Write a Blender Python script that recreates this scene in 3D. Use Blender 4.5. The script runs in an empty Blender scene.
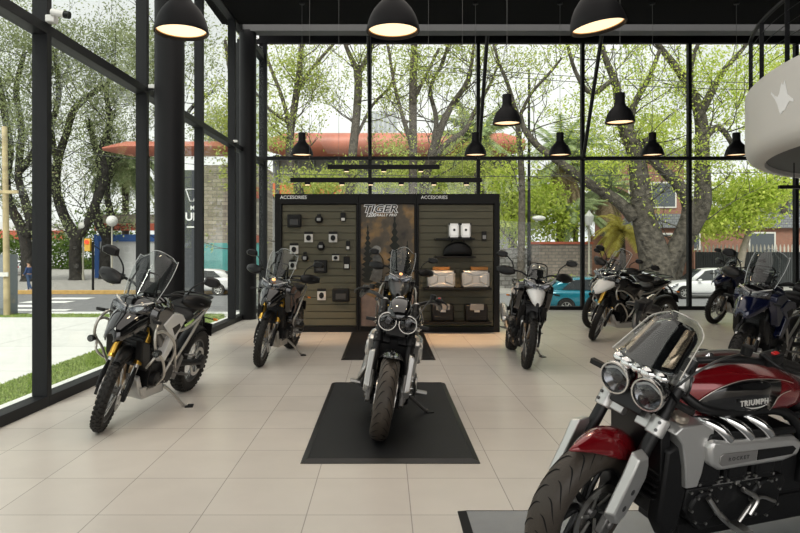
import bpy, bmesh, math, random
import numpy as np
from mathutils import Vector, Matrix, Euler

# ------------------------------------------------------------------ camera, sky, lights, exposure
SC = bpy.context.scene
COL = SC.collection
F, CX, CY, H = 656.0, 385.0, 248.0, 1.53          # focal length in pixels, principal point, eye height
def P(px, py, Y):                                  # world point seen at a pixel, at distance Y
    return Vector(((px - CX) * Y / F, Y, H - (py - CY) * Y / F))

cam = bpy.data.cameras.new('camera'); camo = bpy.data.objects.new('camera', cam); COL.objects.link(camo)
cam.sensor_width = 36; cam.lens = F * 36 / 800
cam.shift_x = (400 - CX) / 800; cam.shift_y = -(266.5 - CY) / 800
cam.clip_end = 400
camo.location = (0, 0, H); camo.rotation_euler = (math.pi / 2, 0, 0)
SC.camera = camo

SC.view_settings.view_transform = 'Standard'; SC.view_settings.look = 'None'
SC.view_settings.gamma = 1; SC.view_settings.use_curve_mapping = False
SC.view_settings.exposure = 0.72

W = bpy.data.worlds.new('sky'); SC.world = W; W.use_nodes = True
nt = W.node_tree; nt.nodes.clear()
wo = nt.nodes.new('ShaderNodeOutputWorld'); bg = nt.nodes.new('ShaderNodeBackground')
tc = nt.nodes.new('ShaderNodeTexCoord'); mp = nt.nodes.new('ShaderNodeMapping'); nz = nt.nodes.new('ShaderNodeTexNoise')
cr = nt.nodes.new('ShaderNodeValToRGB')
mp.inputs['Scale'].default_value = (1, 1, 3); nz.inputs['Scale'].default_value = 2.2; nz.inputs['Detail'].default_value = 5
cr.color_ramp.elements[0].position = .35; cr.color_ramp.elements[0].color = (.60, .60, .60, 1)
cr.color_ramp.elements[1].position = .65; cr.color_ramp.elements[1].color = (.80, .79, .76, 1)
nt.links.new(tc.outputs['Generated'], mp.inputs[0]); nt.links.new(mp.outputs[0], nz.inputs[0])
nt.links.new(nz.outputs[0], cr.inputs[0]); nt.links.new(cr.outputs[0], bg.inputs[0]); nt.links.new(bg.outputs[0], wo.inputs[0])
bg.inputs[1].default_value = 1.05

def light(name, kind, loc, rot, energy, color=(1, 1, 1), **kw):
    l = bpy.data.lights.new(name, kind); l.energy = energy; l.color = color
    for k, v in kw.items(): setattr(l, k, v)
    o = bpy.data.objects.new(name, l); COL.objects.link(o); o.location = loc; o.rotation_euler = rot
    return o
R = math.radians
# hazy daylight, then fill lamps added behind the camera and under the ceiling
light('hazy_sun', 'SUN', (0, -30, 40), (R(40), 0, R(-12)), 2.6, (1, .96, .88), angle=R(25))
light('rear_fill', 'AREA', (3.0, -4.6, 3.2), (R(90), 0, 0), 95, (1, .97, .93), shape='RECTANGLE', size=9, size_y=4.5)
light('ceiling_fill', 'AREA', (0.2, 6.0, 6.1), (0, 0, 0), 160, (1, .93, .85), shape='RECTANGLE', size=6, size_y=11)

# ------------------------------------------------------------------ materials
MATS = {}
def mat(name, color=(.5, .5, .5), rough=.5, metal=0, coat=0, spec=.5, emit=None, es=1, bump=0, bscale=40, vary=0, vscale=5, trans=0, ior=1.45, bdist=.02):
    if name in MATS: return MATS[name]
    m = bpy.data.materials.new(name); m.use_nodes = True; t = m.node_tree; b = t.nodes['Principled BSDF']
    b.inputs['Base Color'].default_value = (*color, 1); b.inputs['Roughness'].default_value = rough
    b.inputs['Metallic'].default_value = metal; b.inputs['Coat Weight'].default_value = coat; b.inputs['Coat Roughness'].default_value = .05
    b.inputs['Specular IOR Level'].default_value = spec; b.inputs['Transmission Weight'].default_value = trans; b.inputs['IOR'].default_value = ior
    if emit: b.inputs['Emission Color'].default_value = (*emit, 1); b.inputs['Emission Strength'].default_value = es
    t2 = t.nodes.new('ShaderNodeTexCoord'); n = t.nodes.new('ShaderNodeTexNoise'); n.inputs['Scale'].default_value = vscale; n.inputs['Detail'].default_value = 6
    t.links.new(t2.outputs['Object'], n.inputs['Vector'])
    if vary:
        r = t.nodes.new('ShaderNodeValToRGB')
        r.color_ramp.elements[0].position = .3; r.color_ramp.elements[0].color = (*[c * (1 - vary) for c in color], 1)
        r.color_ramp.elements[1].position = .7; r.color_ramp.elements[1].color = (*[min(1, c * (1 + vary)) for c in color], 1)
        t.links.new(n.outputs[0], r.inputs[0]); t.links.new(r.outputs[0], b.inputs['Base Color'])
    if bump:
        n2 = t.nodes.new('ShaderNodeTexNoise'); n2.inputs['Scale'].default_value = bscale; n2.inputs['Detail'].default_value = 4
        t.links.new(t2.outputs['Object'], n2.inputs['Vector'])
        bp = t.nodes.new('ShaderNodeBump'); bp.inputs['Strength'].default_value = bump; bp.inputs['Distance'].default_value = bdist
        t.links.new(n2.outputs[0], bp.inputs['Height']); t.links.new(bp.outputs[0], b.inputs['Normal'])
    MATS[name] = m; return m

def glass_mat(name, tint=(1, 1, 1), gloss=.06, rough=0.0, ior=1.45):
    if name in MATS: return MATS[name]
    m = bpy.data.materials.new(name); m.use_nodes = True; t = m.node_tree; t.nodes.clear()
    o = t.nodes.new('ShaderNodeOutputMaterial'); mx = t.nodes.new('ShaderNodeMixShader'); tr = t.nodes.new('ShaderNodeBsdfTransparent'); g = t.nodes.new('ShaderNodeBsdfGlossy')
    fr = t.nodes.new('ShaderNodeLayerWeight'); fr.inputs['Blend'].default_value = .25
    mr = t.nodes.new('ShaderNodeMapRange'); mr.inputs['To Min'].default_value = gloss; mr.inputs['To Max'].default_value = min(1, gloss * 8)
    tr.inputs[0].default_value = (*tint, 1); g.inputs['Roughness'].default_value = rough
    t.links.new(fr.outputs['Facing'], mr.inputs['Value']); t.links.new(mr.outputs[0], mx.inputs[0])
    t.links.new(tr.outputs[0], mx.inputs[1]); t.links.new(g.outputs[0], mx.inputs[2]); t.links.new(mx.outputs[0], o.inputs[0])
    MATS[name] = m; return m

def brick_mat(name, c1, c2, mortar, bw, bh, ms=.01, off=.5, rough=.7, loc=(0, 0, 0), rot=(0, 0, 0), smear=.15, bumps=.3, coat=0, spec=.5):
    if name in MATS: return MATS[name]
    m = bpy.data.materials.new(name); m.use_nodes = True; t = m.node_tree; b = t.nodes['Principled BSDF']
    c = t.nodes.new('ShaderNodeTexCoord'); mp = t.nodes.new('ShaderNodeMapping'); br = t.nodes.new('ShaderNodeTexBrick')
    mp.inputs['Location'].default_value = loc; mp.inputs['Rotation'].default_value = rot
    br.offset = off; br.inputs['Scale'].default_value = 1; br.inputs['Brick Width'].default_value = bw; br.inputs['Row Height'].default_value = bh
    br.inputs['Mortar Size'].default_value = ms; br.inputs['Mortar Smooth'].default_value = .1
    br.inputs['Color1'].default_value = (*c1, 1); br.inputs['Color2'].default_value = (*c2, 1); br.inputs['Mortar'].default_value = (*mortar, 1)
    n = t.nodes.new('ShaderNodeTexNoise'); n.inputs['Scale'].default_value = 3; n.inputs['Detail'].default_value = 8
    mx = t.nodes.new('ShaderNodeMixRGB'); mx.blend_type = 'MULTIPLY'; mx.inputs[0].default_value = smear
    t.links.new(c.outputs['Object'], mp.inputs[0]); t.links.new(mp.outputs[0], br.inputs[0]); t.links.new(c.outputs['Object'], n.inputs[0])
    t.links.new(br.outputs[0], mx.inputs[1]); t.links.new(n.outputs[0], mx.inputs[2]); t.links.new(mx.outputs[0], b.inputs['Base Color'])
    bp = t.nodes.new('ShaderNodeBump'); bp.invert = True; bp.inputs['Strength'].default_value = bumps; bp.inputs['Distance'].default_value = .01
    t.links.new(br.outputs['Fac'], bp.inputs['Height']); t.links.new(bp.outputs[0], b.inputs['Normal'])
    b.inputs['Roughness'].default_value = rough; b.inputs['Coat Weight'].default_value = coat; b.inputs['Specular IOR Level'].default_value = spec
    MATS[name] = m; return m

def leaf_mat(name, c1, c2, trans=.5):
    m = bpy.data.materials.new(name); m.use_nodes = True; t = m.node_tree; t.nodes.clear()
    o = t.nodes.new('ShaderNodeOutputMaterial'); mx = t.nodes.new('ShaderNodeMixShader'); d = t.nodes.new('ShaderNodeBsdfDiffuse'); tl = t.nodes.new('ShaderNodeBsdfTranslucent')
    g = t.nodes.new('ShaderNodeNewGeometry'); r = t.nodes.new('ShaderNodeValToRGB')
    r.color_ramp.elements[0].color = (*c1, 1); r.color_ramp.elements[1].color = (*c2, 1)
    t.links.new(g.outputs['Random Per Island'], r.inputs[0])
    for s in (d, tl): t.links.new(r.outputs[0], s.inputs[0])
    mx.inputs[0].default_value = trans
    t.links.new(d.outputs[0], mx.inputs[1]); t.links.new(tl.outputs[0], mx.inputs[2]); t.links.new(mx.outputs[0], o.inputs[0])
    MATS[name] = m; return m

black = mat('black_plastic', (.005, .005, .0055), .42, spec=.35, bump=.05, bscale=300)
satin = mat('satin_black_metal', (.006, .006, .0065), .36, 0, spec=.4)
gloss = mat('gloss_black_paint', (.004, .004, .0045), .08, coat=1)
rubber = mat('tyre_rubber', (.011, .010, .009), .62, bump=.15, bscale=120, spec=.4)
tyreroad = mat('road_tyre_rubber', (.045, .036, .028), .5, bump=.12, bscale=90, spec=.5)
chrome = mat('chrome', (.72, .72, .72), .07, 1)
steel = mat('brushed_steel', (.55, .54, .52), .3, 1)
silver = mat('silver_paint', (.56, .555, .54), .33, .7, coat=.3)
barsil = mat('silver_crash_bar', (.50, .48, .44), .3, .8)
gold = mat('gold_anodised', (.72, .43, .08), .28, 1)
bronze = mat('heated_steel_pipe', (.45, .33, .22), .3, 1)
whitep = mat('white_paint', (.72, .72, .70), .25, coat=.6)
redp = mat('deep_red_paint', (.19, .004, .008), .16, .3, coat=1)
bluep = mat('dark_blue_paint', (.0025, .005, .028), .18, .3, coat=1)
seatm = mat('black_seat_vinyl', (.006, .006, .0065), .5, spec=.35, bump=.1, bscale=200)
engm = mat('black_engine_casting', (.006, .006, .0065), .45, .1, spec=.35, bump=.1, bscale=150)
greyeng = mat('grey_engine_casting', (.16, .155, .15), .4, .7)
lens = glass_mat('headlamp_lens', (.75, .76, .78), .05)
screen = glass_mat('clear_windscreen', (.84, .86, .86), .022)
smoke = mat('smoked_screen', (.010, .010, .011), .04, coat=1)
reflm = mat('lamp_reflector', (.34, .35, .37), .16, 1)
ringm = mat('satin_chrome_ring', (.60, .59, .57), .22, 1)
mirrg = mat('mirror_glass', (.6, .6, .62), .03, 1)
orange = mat('amber_lens', (.8, .22, .02), .2, coat=.5)
redl = mat('red_lens', (.5, .01, .01), .2, coat=.5)
greym = mat('dark_grey_metal', (.10, .10, .10), .35, .8)
framem = mat('black_window_frame', (.010, .0105, .012), .5, spec=.25)

# ------------------------------------------------------------------ mesh helper
def spline(pts, k=6):
    pts = [Vector(p) for p in pts]
    if len(pts) < 3 or k < 2: return pts
    out = []
    for i in range(len(pts) - 1):
        p0 = pts[i - 1] if i else pts[0] * 2 - pts[1]
        p1, p2 = pts[i], pts[i + 1]
        p3 = pts[i + 2] if i + 2 < len(pts) else p2 * 2 - p1
        for j in range(k):
            t = j / k
            out.append(.5 * ((2 * p1) + (p2 - p0) * t + (2 * p0 - 5 * p1 + 4 * p2 - p3) * t * t + (3 * p1 - p0 - 3 * p2 + p3) * t ** 3))
    out.append(pts[-1]); return out

class MB:
    def __init__(s): s.v = []; s.f = []
    def add(s, vs, fs, M=None):
        b = len(s.v)
        s.v += [tuple(M @ Vector(v)) if M else tuple(v) for v in vs]
        s.f += [tuple(i + b for i in f) for f in fs]; return s
    def box(s, c, d, rot=(0, 0, 0), taper=1):
        M = Matrix.Translation(c) @ Euler(rot).to_matrix().to_4x4()
        x, y, z = [a / 2 for a in d]
        vs = [(i * x * (taper if k > 0 else 1), j * y * (taper if k > 0 else 1), k * z) for i in (-1, 1) for j in (-1, 1) for k in (-1, 1)]
        return s.add(vs, [(0, 1, 3, 2), (4, 6, 7, 5), (0, 4, 5, 1), (2, 3, 7, 6), (0, 2, 6, 4), (1, 5, 7, 3)], M)
    def loft(s, rings, cap=True, closed=True):
        n = len(rings[0]); vs = [p for r in rings for p in r]; fs = []
        for i in range(len(rings) - 1):
            for j in range(n if closed else n - 1):
                a = i * n + j; b = i * n + (j + 1) % n
                fs.append((a, b, b + n, a + n))
        if cap and closed: fs += [tuple(range(n))[::-1], tuple(range((len(rings) - 1) * n, len(rings) * n))]
        return s.add(vs, fs)
    def tube(s, pts, r, n=10, k=6, flat=1):
        pr = spline(pts, k); m = len(pr)
        if isinstance(r, (list, tuple)):
            rr = []
            for i in range(m):
                t = i / (m - 1) * (len(r) - 1); a = min(int(t), len(r) - 2); rr.append(r[a] + (r[a + 1] - r[a]) * (t - a))
        else: rr = [r] * m
        rings = []; up = None
        for i, p in enumerate(pr):
            d = (pr[min(i + 1, m - 1)] - pr[max(i - 1, 0)])
            if d.length < 1e-9: d = Vector((0, 0, 1))
            d.normalize()
            if up is None: up = d.orthogonal().normalized()
            up = (up - d * up.dot(d))
            if up.length < 1e-6: up = d.orthogonal()
            up.normalize(); w = d.cross(up)
            rings.append([p + (up * math.cos(q * 2 * math.pi / n) * flat + w * math.sin(q * 2 * math.pi / n)) * rr[i] for q in range(n)])
        return s.loft(rings)
    def cyl(s, a, b, r, r2=None, n=20): return s.tube([a, b], [r, r if r2 is None else r2], n, 1)
    def lathe(s, prof, c=(0, 0, 0), axis=(0, 1, 0), n=36, a0=0, a1=2 * math.pi, closed=False):
        ax = Vector(axis).normalized(); e1 = Vector((0, 0, 1)) if abs(ax.z) < .9 else Vector((1, 0, 0))
        e1 = (e1 - ax * e1.dot(ax)).normalized(); e2 = ax.cross(e1); c = Vector(c); full = abs(a1 - a0 - 2 * math.pi) < 1e-6
        m = n if full else n + 1; vs = []; k = len(prof)
        for i in range(m):
            a = a0 + (a1 - a0) * i / n; d = e1 * math.cos(a) + e2 * math.sin(a)
            vs += [c + d * r + ax * h for r, h in prof]
        fs = []
        for i in range(n):
            i2 = (i + 1) % m
            for j in range(k if closed else k - 1):
                j2 = (j + 1) % k
                fs.append((i * k + j, i * k + j2, i2 * k + j2, i2 * k + j))
        if closed and not full: fs += [tuple(range(k)), tuple(range((m - 1) * k, m * k))[::-1]]
        return s.add(vs, fs)
    def prism(s, poly, lo, hi, plane='xz', inset=1.0):
        n = len(poly); cx = sum(p[0] for p in poly) / n; cy = sum(p[1] for p in poly) / n
        def g(a, b, h): return {'xz': (a, h, b), 'xy': (a, b, h), 'yz': (h, a, b)}[plane]
        vs = [g(a, b, lo) for a, b in poly] + [g(cx + (a - cx) * inset, cy + (b - cy) * inset, hi) for a, b in poly]
        fs = [tuple(range(n))[::-1], tuple(range(n, 2 * n))] + [(i, (i + 1) % n, n + (i + 1) % n, n + i) for i in range(n)]
        return s.add(vs, fs)
    def ell(s, c, d, n=16, m=10, M=None):
        vs = []; fs = []
        for i in range(m + 1):
            a = math.pi * i / m
            for j in range(n):
                b = 2 * math.pi * j / n
                vs.append((c[0] + d[0] * math.sin(a) * math.cos(b), c[1] + d[1] * math.sin(a) * math.sin(b), c[2] + d[2] * math.cos(a)))
        for i in range(m):
            for j in range(n): fs.append((i * n + j, i * n + (j + 1) % n, (i + 1) * n + (j + 1) % n, (i + 1) * n + j))
        return s.add(vs, fs, M)
    def grid(s, rows): return s.loft(rows, cap=False, closed=False)
    def build(s, name, m, parent=None, bevel=0, sub=0, solid=0, smooth=True, ang=38, M=None):
        me = bpy.data.meshes.new(name); me.from_pydata(s.v, [], s.f)
        bm = bmesh.new(); bm.from_mesh(me)
        bmesh.ops.remove_doubles(bm, verts=bm.verts, dist=1e-6)
        if not solid: bmesh.ops.recalc_face_normals(bm, faces=bm.faces)
        bm.to_mesh(me); bm.free()
        me.polygons.foreach_set('use_smooth', [smooth] * len(me.polygons))
        if smooth and not sub: me.set_sharp_from_angle(angle=math.radians(ang))
        me.materials.append(m)
        o = bpy.data.objects.new(name, me); COL.objects.link(o)
        if parent: o.parent = parent
        if M is not None: o.matrix_basis = M
        if solid: q = o.modifiers.new('thick', 'SOLIDIFY'); q.thickness = solid; q.offset = 0
        if sub: q = o.modifiers.new('sub', 'SUBSURF'); q.levels = sub; q.render_levels = sub
        if bevel: q = o.modifiers.new('bev', 'BEVEL'); q.width = bevel; q.segments = 2; q.limit_method = 'ANGLE'; q.angle_limit = R(40)
        return o

def ring(x, w, z0, z1, n=20, p=2.6, cy=0):     # super-elliptic section at x, half width w, from z0 to z1
    out = []; cz = (z0 + z1) / 2; h = (z1 - z0) / 2
    for i in range(n):
        a = 2 * math.pi * (i + .5) / n; c, s_ = math.cos(a), math.sin(a)
        out.append((x, cy + w * math.copysign(abs(c) ** (2 / p), c), cz + h * math.copysign(abs(s_) ** (2 / p), s_)))
    return out

def tag(o, label, cat, group=None):
    o['label'] = label; o['category'] = cat
    if group: o['group'] = group
    return o
def structure(o): o['kind'] = 'structure'; return o
def thing(name, label, cat, loc=(0, 0, 0), rot=(0, 0, 0), group=None):
    o = bpy.data.objects.new(name, None); COL.objects.link(o); o.location = loc; o.rotation_euler = rot
    o.empty_display_size = .1
    return tag(o, label, cat, group)
def text(name, body, m, size, parent, M, depth=.001, off=0, shear=0, spacing=1, align='CENTER'):
    c = bpy.data.curves.new(name, 'FONT'); c.body = body; c.size = size; c.extrude = depth; c.offset = off; c.shear = shear
    c.align_x = align; c.align_y = 'CENTER'; c.space_character = spacing; c.resolution_u = 3
    t = bpy.data.objects.new('tmp', c); COL.objects.link(t); bpy.context.view_layer.update()
    me = bpy.data.meshes.new_from_object(t.evaluated_get(bpy.context.evaluated_depsgraph_get()))
    bpy.data.objects.remove(t); me.name = name; me.materials.clear(); me.materials.append(m)
    o = bpy.data.objects.new(name, me); COL.objects.link(o); o.matrix_basis = M
    if parent: o.parent = parent
    return o

#SECTION_ROOM
# ------------------------------------------------------------------ the room
floor_m = brick_mat('floor_tiles', (.70, .65, .59), (.66, .61, .555), (.38, .35, .315), .6, .6, .0032, 0, .27, loc=(.45, -3.76 + 6.0, 0), smear=.14, bumps=.15, spec=.45)
structure(MB().add([(-3.65, -5, 0), (12, -5, 0), (12, 16.35, 0), (-2.98, 16.35, 0), (-3.65, -5, -.2), (12, -5, -.2), (12, 16.35, -.2), (-2.98, 16.35, -.2)],
    [(0, 1, 2, 3), (7, 6, 5, 4), (0, 4, 5, 1), (1, 5, 6, 2), (2, 6, 7, 3), (3, 7, 4, 0)]).build('floor', floor_m, smooth=False))
ceil_m = mat('black_ceiling', (.004, .004, .0045), .9, spec=.1)
b = MB(); b.box((4.4, 4.35, 6.3), (15.6, 18.7, .2)); b.box((4.4, 15.3, 7.4), (15.6, 2.6, .1)); b.box((4.4, 14.02, 6.85), (15.6, .06, 1.1))
structure(b.build('ceiling', ceil_m, smooth=False))
trim_m = mat('grey_soffit_trim', (.06, .06, .062), .6)
structure(MB().box((4.5, 14.14, 6.23), (15.2, .32, .14)).build('trim_1', trim_m, smooth=False))
wall_m = mat('dark_wall_paint', (.10, .10, .10), .7)
structure(MB().box((12.1, 5.7, 3.5), (.2, 21.6, 7.4)).build('wall_right', wall_m, smooth=False))
b = MB(); b.box((4.2, -5.1, 6.3), (15.8, .2, 1.9)); b.box((-3.2, -5.1, 2.7), (.8, .2, 5.4)); b.box((10.5, -5.1, 2.7), (3.2, .2, 5.4))
structure(b.build('wall_rear', wall_m, smooth=False))
b = MB(); b.box((4.55, 16.32, 7.03), (15.2, .2, .82)); b.box((4.55, 16.32, .0), (15.2, .12, .10))
structure(b.build('wall_back', framem, smooth=False, bevel=.005))

# left glazed wall: runs along x = -3.42 + .0274 y
LA = math.atan(.0274)
LW = Matrix.Translation((-3.42, 0, 0)) @ Matrix.Rotation(-LA, 4, 'Z')   # local: y along the wall, x inward
pane_m = glass_mat('window_glass', (.93, .955, .94), .022)
ys = [-5, -2.75, -.45, 1.85, 4.15, 6.35, 8.8, 11.25, 13.4, 16.3]
for i in range(len(ys) - 1):
    y0, y1 = ys[i], ys[i + 1]
    b = MB()
    for y in ((y0,) if i else (y0, )): b.box((-.075, y, 3.3), (.15, .085, 6.4))
    if i == len(ys) - 2: b.box((-.075, y1, 3.5), (.15, .09, 7.0))
    for z, h in ((.05, .10), (3.64, .10), (6.25, .14)): b.box((-.08, (y0 + y1) / 2, z), (.16, y1 - y0, h))
    w = structure(b.build('window_%d' % (i + 1), framem, smooth=False, bevel=.004, M=LW))
    g = MB(); g.box((-.10, (y0 + y1) / 2, 1.85), (.012, y1 - y0 - .08, 3.5)); g.box((-.10, (y0 + y1) / 2, 4.94), (.012, y1 - y0 - .08, 2.5))
    g.build('glass_pane', pane_m, w, smooth=False)
    s_ = MB().box((-.24, (y0 + y1) / 2, .01), (.16, y1 - y0, .12)).build('outer_sill', mat('pale_concrete', (.74, .74, .71), .7, vary=.08), w, smooth=False)
# back glazed wall: mullions at the photographed bays
mx_ = [(p - CX) / F * 16.2 for p in (237, 265, 370, 478.5, 583, 690, 797)] + [12.0]
YB = 16.25
for i in range(len(mx_) - 1):
    x0, x1 = mx_[i], mx_[i + 1]
    b = MB(); b.box((x0, YB, 3.3), (.085 if i else .16, .13, 6.6))
    for z, h in ((.045, .09), (3.75, .085), (6.64, .1)): b.box(((x0 + x1) / 2, YB, z), (x1 - x0, .12, h))
    w = structure(b.build('window_%d' % (i + 11), framem, smooth=False, bevel=.004))
    g = MB(); g.box(((x0 + x1) / 2, YB, 1.9), (x1 - x0 - .08, .012, 3.6)); g.box(((x0 + x1) / 2, YB, 5.17), (x1 - x0 - .08, .012, 2.74))
    g.build('glass_pane', pane_m, w, smooth=False)
for i, lab in ((2, 'slanting black steel brace at the mullion above the middle poster'), (3, 'slanting black steel brace at the mullion behind the middle pendant lamps'), (4, 'slanting black steel brace at the mullion behind the tilted large lamp')):
    x = mx_[i]
    b = MB(); b.cyl((x, 16.15, 3.78), (x, 14.75, 6.42), .045, n=14); b.cyl((x, 14.75, 6.42), (x, 14.3, 7.3), .045, n=14); b.box((x, 16.15, 3.78), (.07, .12, .12))
    tag(b.build('window_brace', satin), lab, 'brace', 'facade braces')

colm = mat('black_column_paint', (.009, .009, .010), .5, bump=.03, bscale=60, spec=.25)
for (x, y, r, lab) in ((-2.83, 8.62, .19, 'thick round black column behind the leftmost motorcycle'), (-2.955, 14.14, .18, 'round black column in the far left corner beside the accessory wall')):
    b = MB(); b.cyl((x, y, 0), (x, y, 6.19), r, n=40); b.lathe([(r + .004, 0), (r + .004, .06), (r, .062)], (x, y, 0), (0, 0, 1), 40)
    tag(b.build('round_column', colm), lab, 'column', 'round black columns')
for (y, x1, lab) in ((8.8, -3.0, 'steel bracket from the left window frame to the thick column'), (13.3, -2.98, 'small steel bracket at the window frame by the corner column')):
    xw = -3.42 + .0274 * y
    t = thing('steel_bracket', lab, 'bracket', (xw, y, 3.66))
    MB().box(((x1 - xw) / 2, 0, 0), (x1 - xw, .06, .035)).build('arm', satin, t, bevel=.003)
    MB().box(((x1 - xw) * .35, -.01, .03), (.09, .07, .05)).build('clamp', mat('white_plastic', (.7, .7, .68), .4), t, bevel=.006)
t = thing('security_camera', 'small white camera mounted on the left window crossbar', 'camera', (-3.2, 6.3, 3.69))
MB().box((.0, 0, .035), (.09, .09, .07)).build('base', MATS['white_plastic'], t, bevel=.01)
b = MB(); b.cyl((.02, -.04, .09), (.14, -.04, .07), .035, n=16); b.build('camera_body', MATS['white_plastic'], t)
MB().cyl((.14, -.04, .07), (.19, -.04, .06), .036, n=16).build('lens_hood', black, t)

# mezzanine: round white balcony at the upper right
MC = Vector((9.53, 6.77, 0)); MR = 5.1
plaster = mat('white_plaster', (.66, .64, .605), .55, bump=.03, bscale=8)
prof = [(0, 3.61), (MR - .02, 3.61), (MR, 3.59), (MR, 2.89), (MR - .015, 2.81), (MR - .06, 2.74), (MR - .13, 2.70), (MR - .24, 2.69), (MR - .25, 2.76), (0, 2.76)]
mez = structure(MB().lathe(prof, MC, (0, 0, 1), 128).build('wall_mezzanine', plaster))
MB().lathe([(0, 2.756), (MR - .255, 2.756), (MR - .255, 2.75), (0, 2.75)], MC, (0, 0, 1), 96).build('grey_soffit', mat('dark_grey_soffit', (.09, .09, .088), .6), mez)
rail = thing('balcony_railing', 'black steel railing with bars on top of the round white balcony', 'railing', (MC.x, MC.y, 3.61))
def arcp(a, r, z): return Vector((math.cos(a) * r, math.sin(a) * r, z))
rr = MR - .06; RA = (R(153), R(300))   # the railing runs along the open side only
MB().lathe([(rr - .02, .72), (rr + .02, .72), (rr + .02, .75), (rr - .02, .75)], (0, 0, 0), (0, 0, 1), 90, *RA, closed=True).build('handrail', framem, rail)
for z in (.14, .29, .44, .59):
    MB().lathe([(rr - .005, z), (rr, z + .005), (rr + .005, z), (rr, z - .005)], (0, 0, 0), (0, 0, 1), 90, *RA, closed=True).build('rail_bar', framem, rail)
for k in range(17):
    a = R(155) + k * R(9); c = arcp(a, rr, .36)
    MB().box(c, (.012, .05, .72), (0, 0, a + math.pi / 2)).build('post', framem, rail, smooth=False)
# irregular white mark on the fascia
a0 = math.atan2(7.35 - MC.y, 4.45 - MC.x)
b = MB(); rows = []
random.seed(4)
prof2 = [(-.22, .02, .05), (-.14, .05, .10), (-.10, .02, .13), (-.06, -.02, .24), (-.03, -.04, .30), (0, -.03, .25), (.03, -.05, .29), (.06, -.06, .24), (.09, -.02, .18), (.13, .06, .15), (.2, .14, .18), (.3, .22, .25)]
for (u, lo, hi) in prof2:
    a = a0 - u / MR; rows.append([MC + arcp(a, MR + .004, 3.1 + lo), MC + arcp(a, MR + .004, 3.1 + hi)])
b.grid(rows).build('white_mark', mat('bright_white', (.9, .9, .9), .5), mez, solid=.004, smooth=False)

t = thing('track_light', 'short black track light hanging under the round white balcony', 'light', P(794, 187, 9.4))
MB().box((0, 0, 0), (.44, .05, .05)).build('track_bar', satin, t, bevel=.004)
MB().cyl((0, 0, .02), (0, 0, 2.75 - t.location.z), .008, n=8).build('stem', satin, t)
# rubber mats
matm = mat('black_rubber_mat', (.012, .0125, .014), .5, spec=.3, bump=.12, bscale=250, vary=.1, vscale=3)
greymat = mat('grey_rubber_mat', (.27, .28, .29), .42, bump=.12, bscale=250, vary=.15, vscale=3)
def rubber_mat(x0, x1, y0, y1, h, lab, m=None, em=None):
    t = thing('rubber_mat', lab, 'mat', ((x0 + x1) / 2, (y0 + y1) / 2, 0))
    w, l = (x1 - x0) / 2, (y1 - y0) / 2; e = .045
    MB().box((0, 0, h / 2), (2 * (w - e), 2 * (l - e), h)).build('mat_top', m or matm, t, smooth=False)
    b = MB(); o = [(-w, -l), (w, -l), (w, l), (-w, l)]; i_ = [(-w + e, -l + e), (w - e, -l + e), (w - e, l - e), (-w + e, l - e)]
    b.loft([[(p[0], p[1], 0) for p in o], [(p[0], p[1], .006) for p in o], [(p[0], p[1], h + .003) for p in i_], [(p[0], p[1], 0) for p in i_]], cap=False)
    b.build('sloped_edge', em or satin, t, smooth=False)
rubber_mat(-.60, .675, 4.65, 7.4, .022, 'black rubber mat under the twin-headlight motorcycle in the middle')
rubber_mat(-.60, .69, 8.95, 11.85, .022, 'smaller looking black mat in front of the poster wall')
rubber_mat(.42, 4.2, 1.6, 3.8, .025, 'grey mat with black edge under the red motorcycle', greymat)

# ------------------------------------------------------------------ pendant lamps
diff = mat('warm_lamp_glass', (1, .8, .55), .5, emit=(1, .72, .44), es=.85)
lampm = mat('matt_black_lamp_shade', (.006, .006, .007), .55, spec=.2)
cable = mat('grey_cable', (.10, .10, .10), .6)
def pendant(px, py, Y, lab, D=.42, tilt=0, energy=28, group=None):
    loc = P(px, py, Y); t = thing('pendant_lamp', lab, 'lamp', loc, group=group)
    s = D / .42; M = Matrix.Rotation(tilt, 4, 'Y')
    pr = [(.21, 0), (.212, .012), (.208, .03), (.198, .075), (.180, .125), (.152, .175), (.118, .215), (.09, .245), (.076, .27), (.07, .30), (.07, .42), (.066, .435), (.0, .437)]
    inn = [(.20, 0), (.198, .02), (.19, .07), (.17, .12), (.14, .165), (.0, .2)]
    MB().lathe([(a * s, z * s) for a, z in pr], (0, 0, 0), (0, 0, 1), 48).lathe([(.21 * s, 0), (.20 * s, 0)] + [(a * s, z * s) for a, z in inn[1:]], (0, 0, 0), (0, 0, 1), 48).build('lamp_shade', lampm, t, M=M)
    MB().lathe([(0, .030 * s), (.19 * s, .030 * s), (.19 * s, .036 * s), (0, .036 * s)], (0, 0, 0), (0, 0, 1), 40).build('diffuser', diff, t, M=M)
    MB().lathe([(.192 * s, .024 * s), (.197 * s, .024 * s), (.197 * s, .034 * s), (.192 * s, .034 * s)], (0, 0, 0), (0, 0, 1), 40, closed=True).build('inner_rim', mat('brass_rim', (.5, .33, .15), .4, .8), t, M=M)
    top = M @ Vector((0, 0, .437 * s))
    MB().cyl(top, (top.x, 0, 6.2 - loc.z), .004, n=6).build('cable', cable, t)
    MB().cyl((top.x, 0, 6.17 - loc.z), (top.x, 0, 6.199 - loc.z), .05, n=16).build('ceiling_rose', lampm, t)
    l = light('lamp_light', 'SPOT', (0, 0, 0), (0, 0, 0), energy, (1, .80, .55), spot_size=R(130), spot_blend=.7, shadow_soft_size=.15)
    l.parent = t; l.location = (0, 0, .02)
    return t
G = 'black bell-shaped pendant lamps'
pendant(181.5, 33, 5.2, 'large black pendant lamp in front of the thick left column', group=G)
pendant(393, 32, 5.2, 'large black pendant lamp at the top centre, above the middle mat', group=G)
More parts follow.
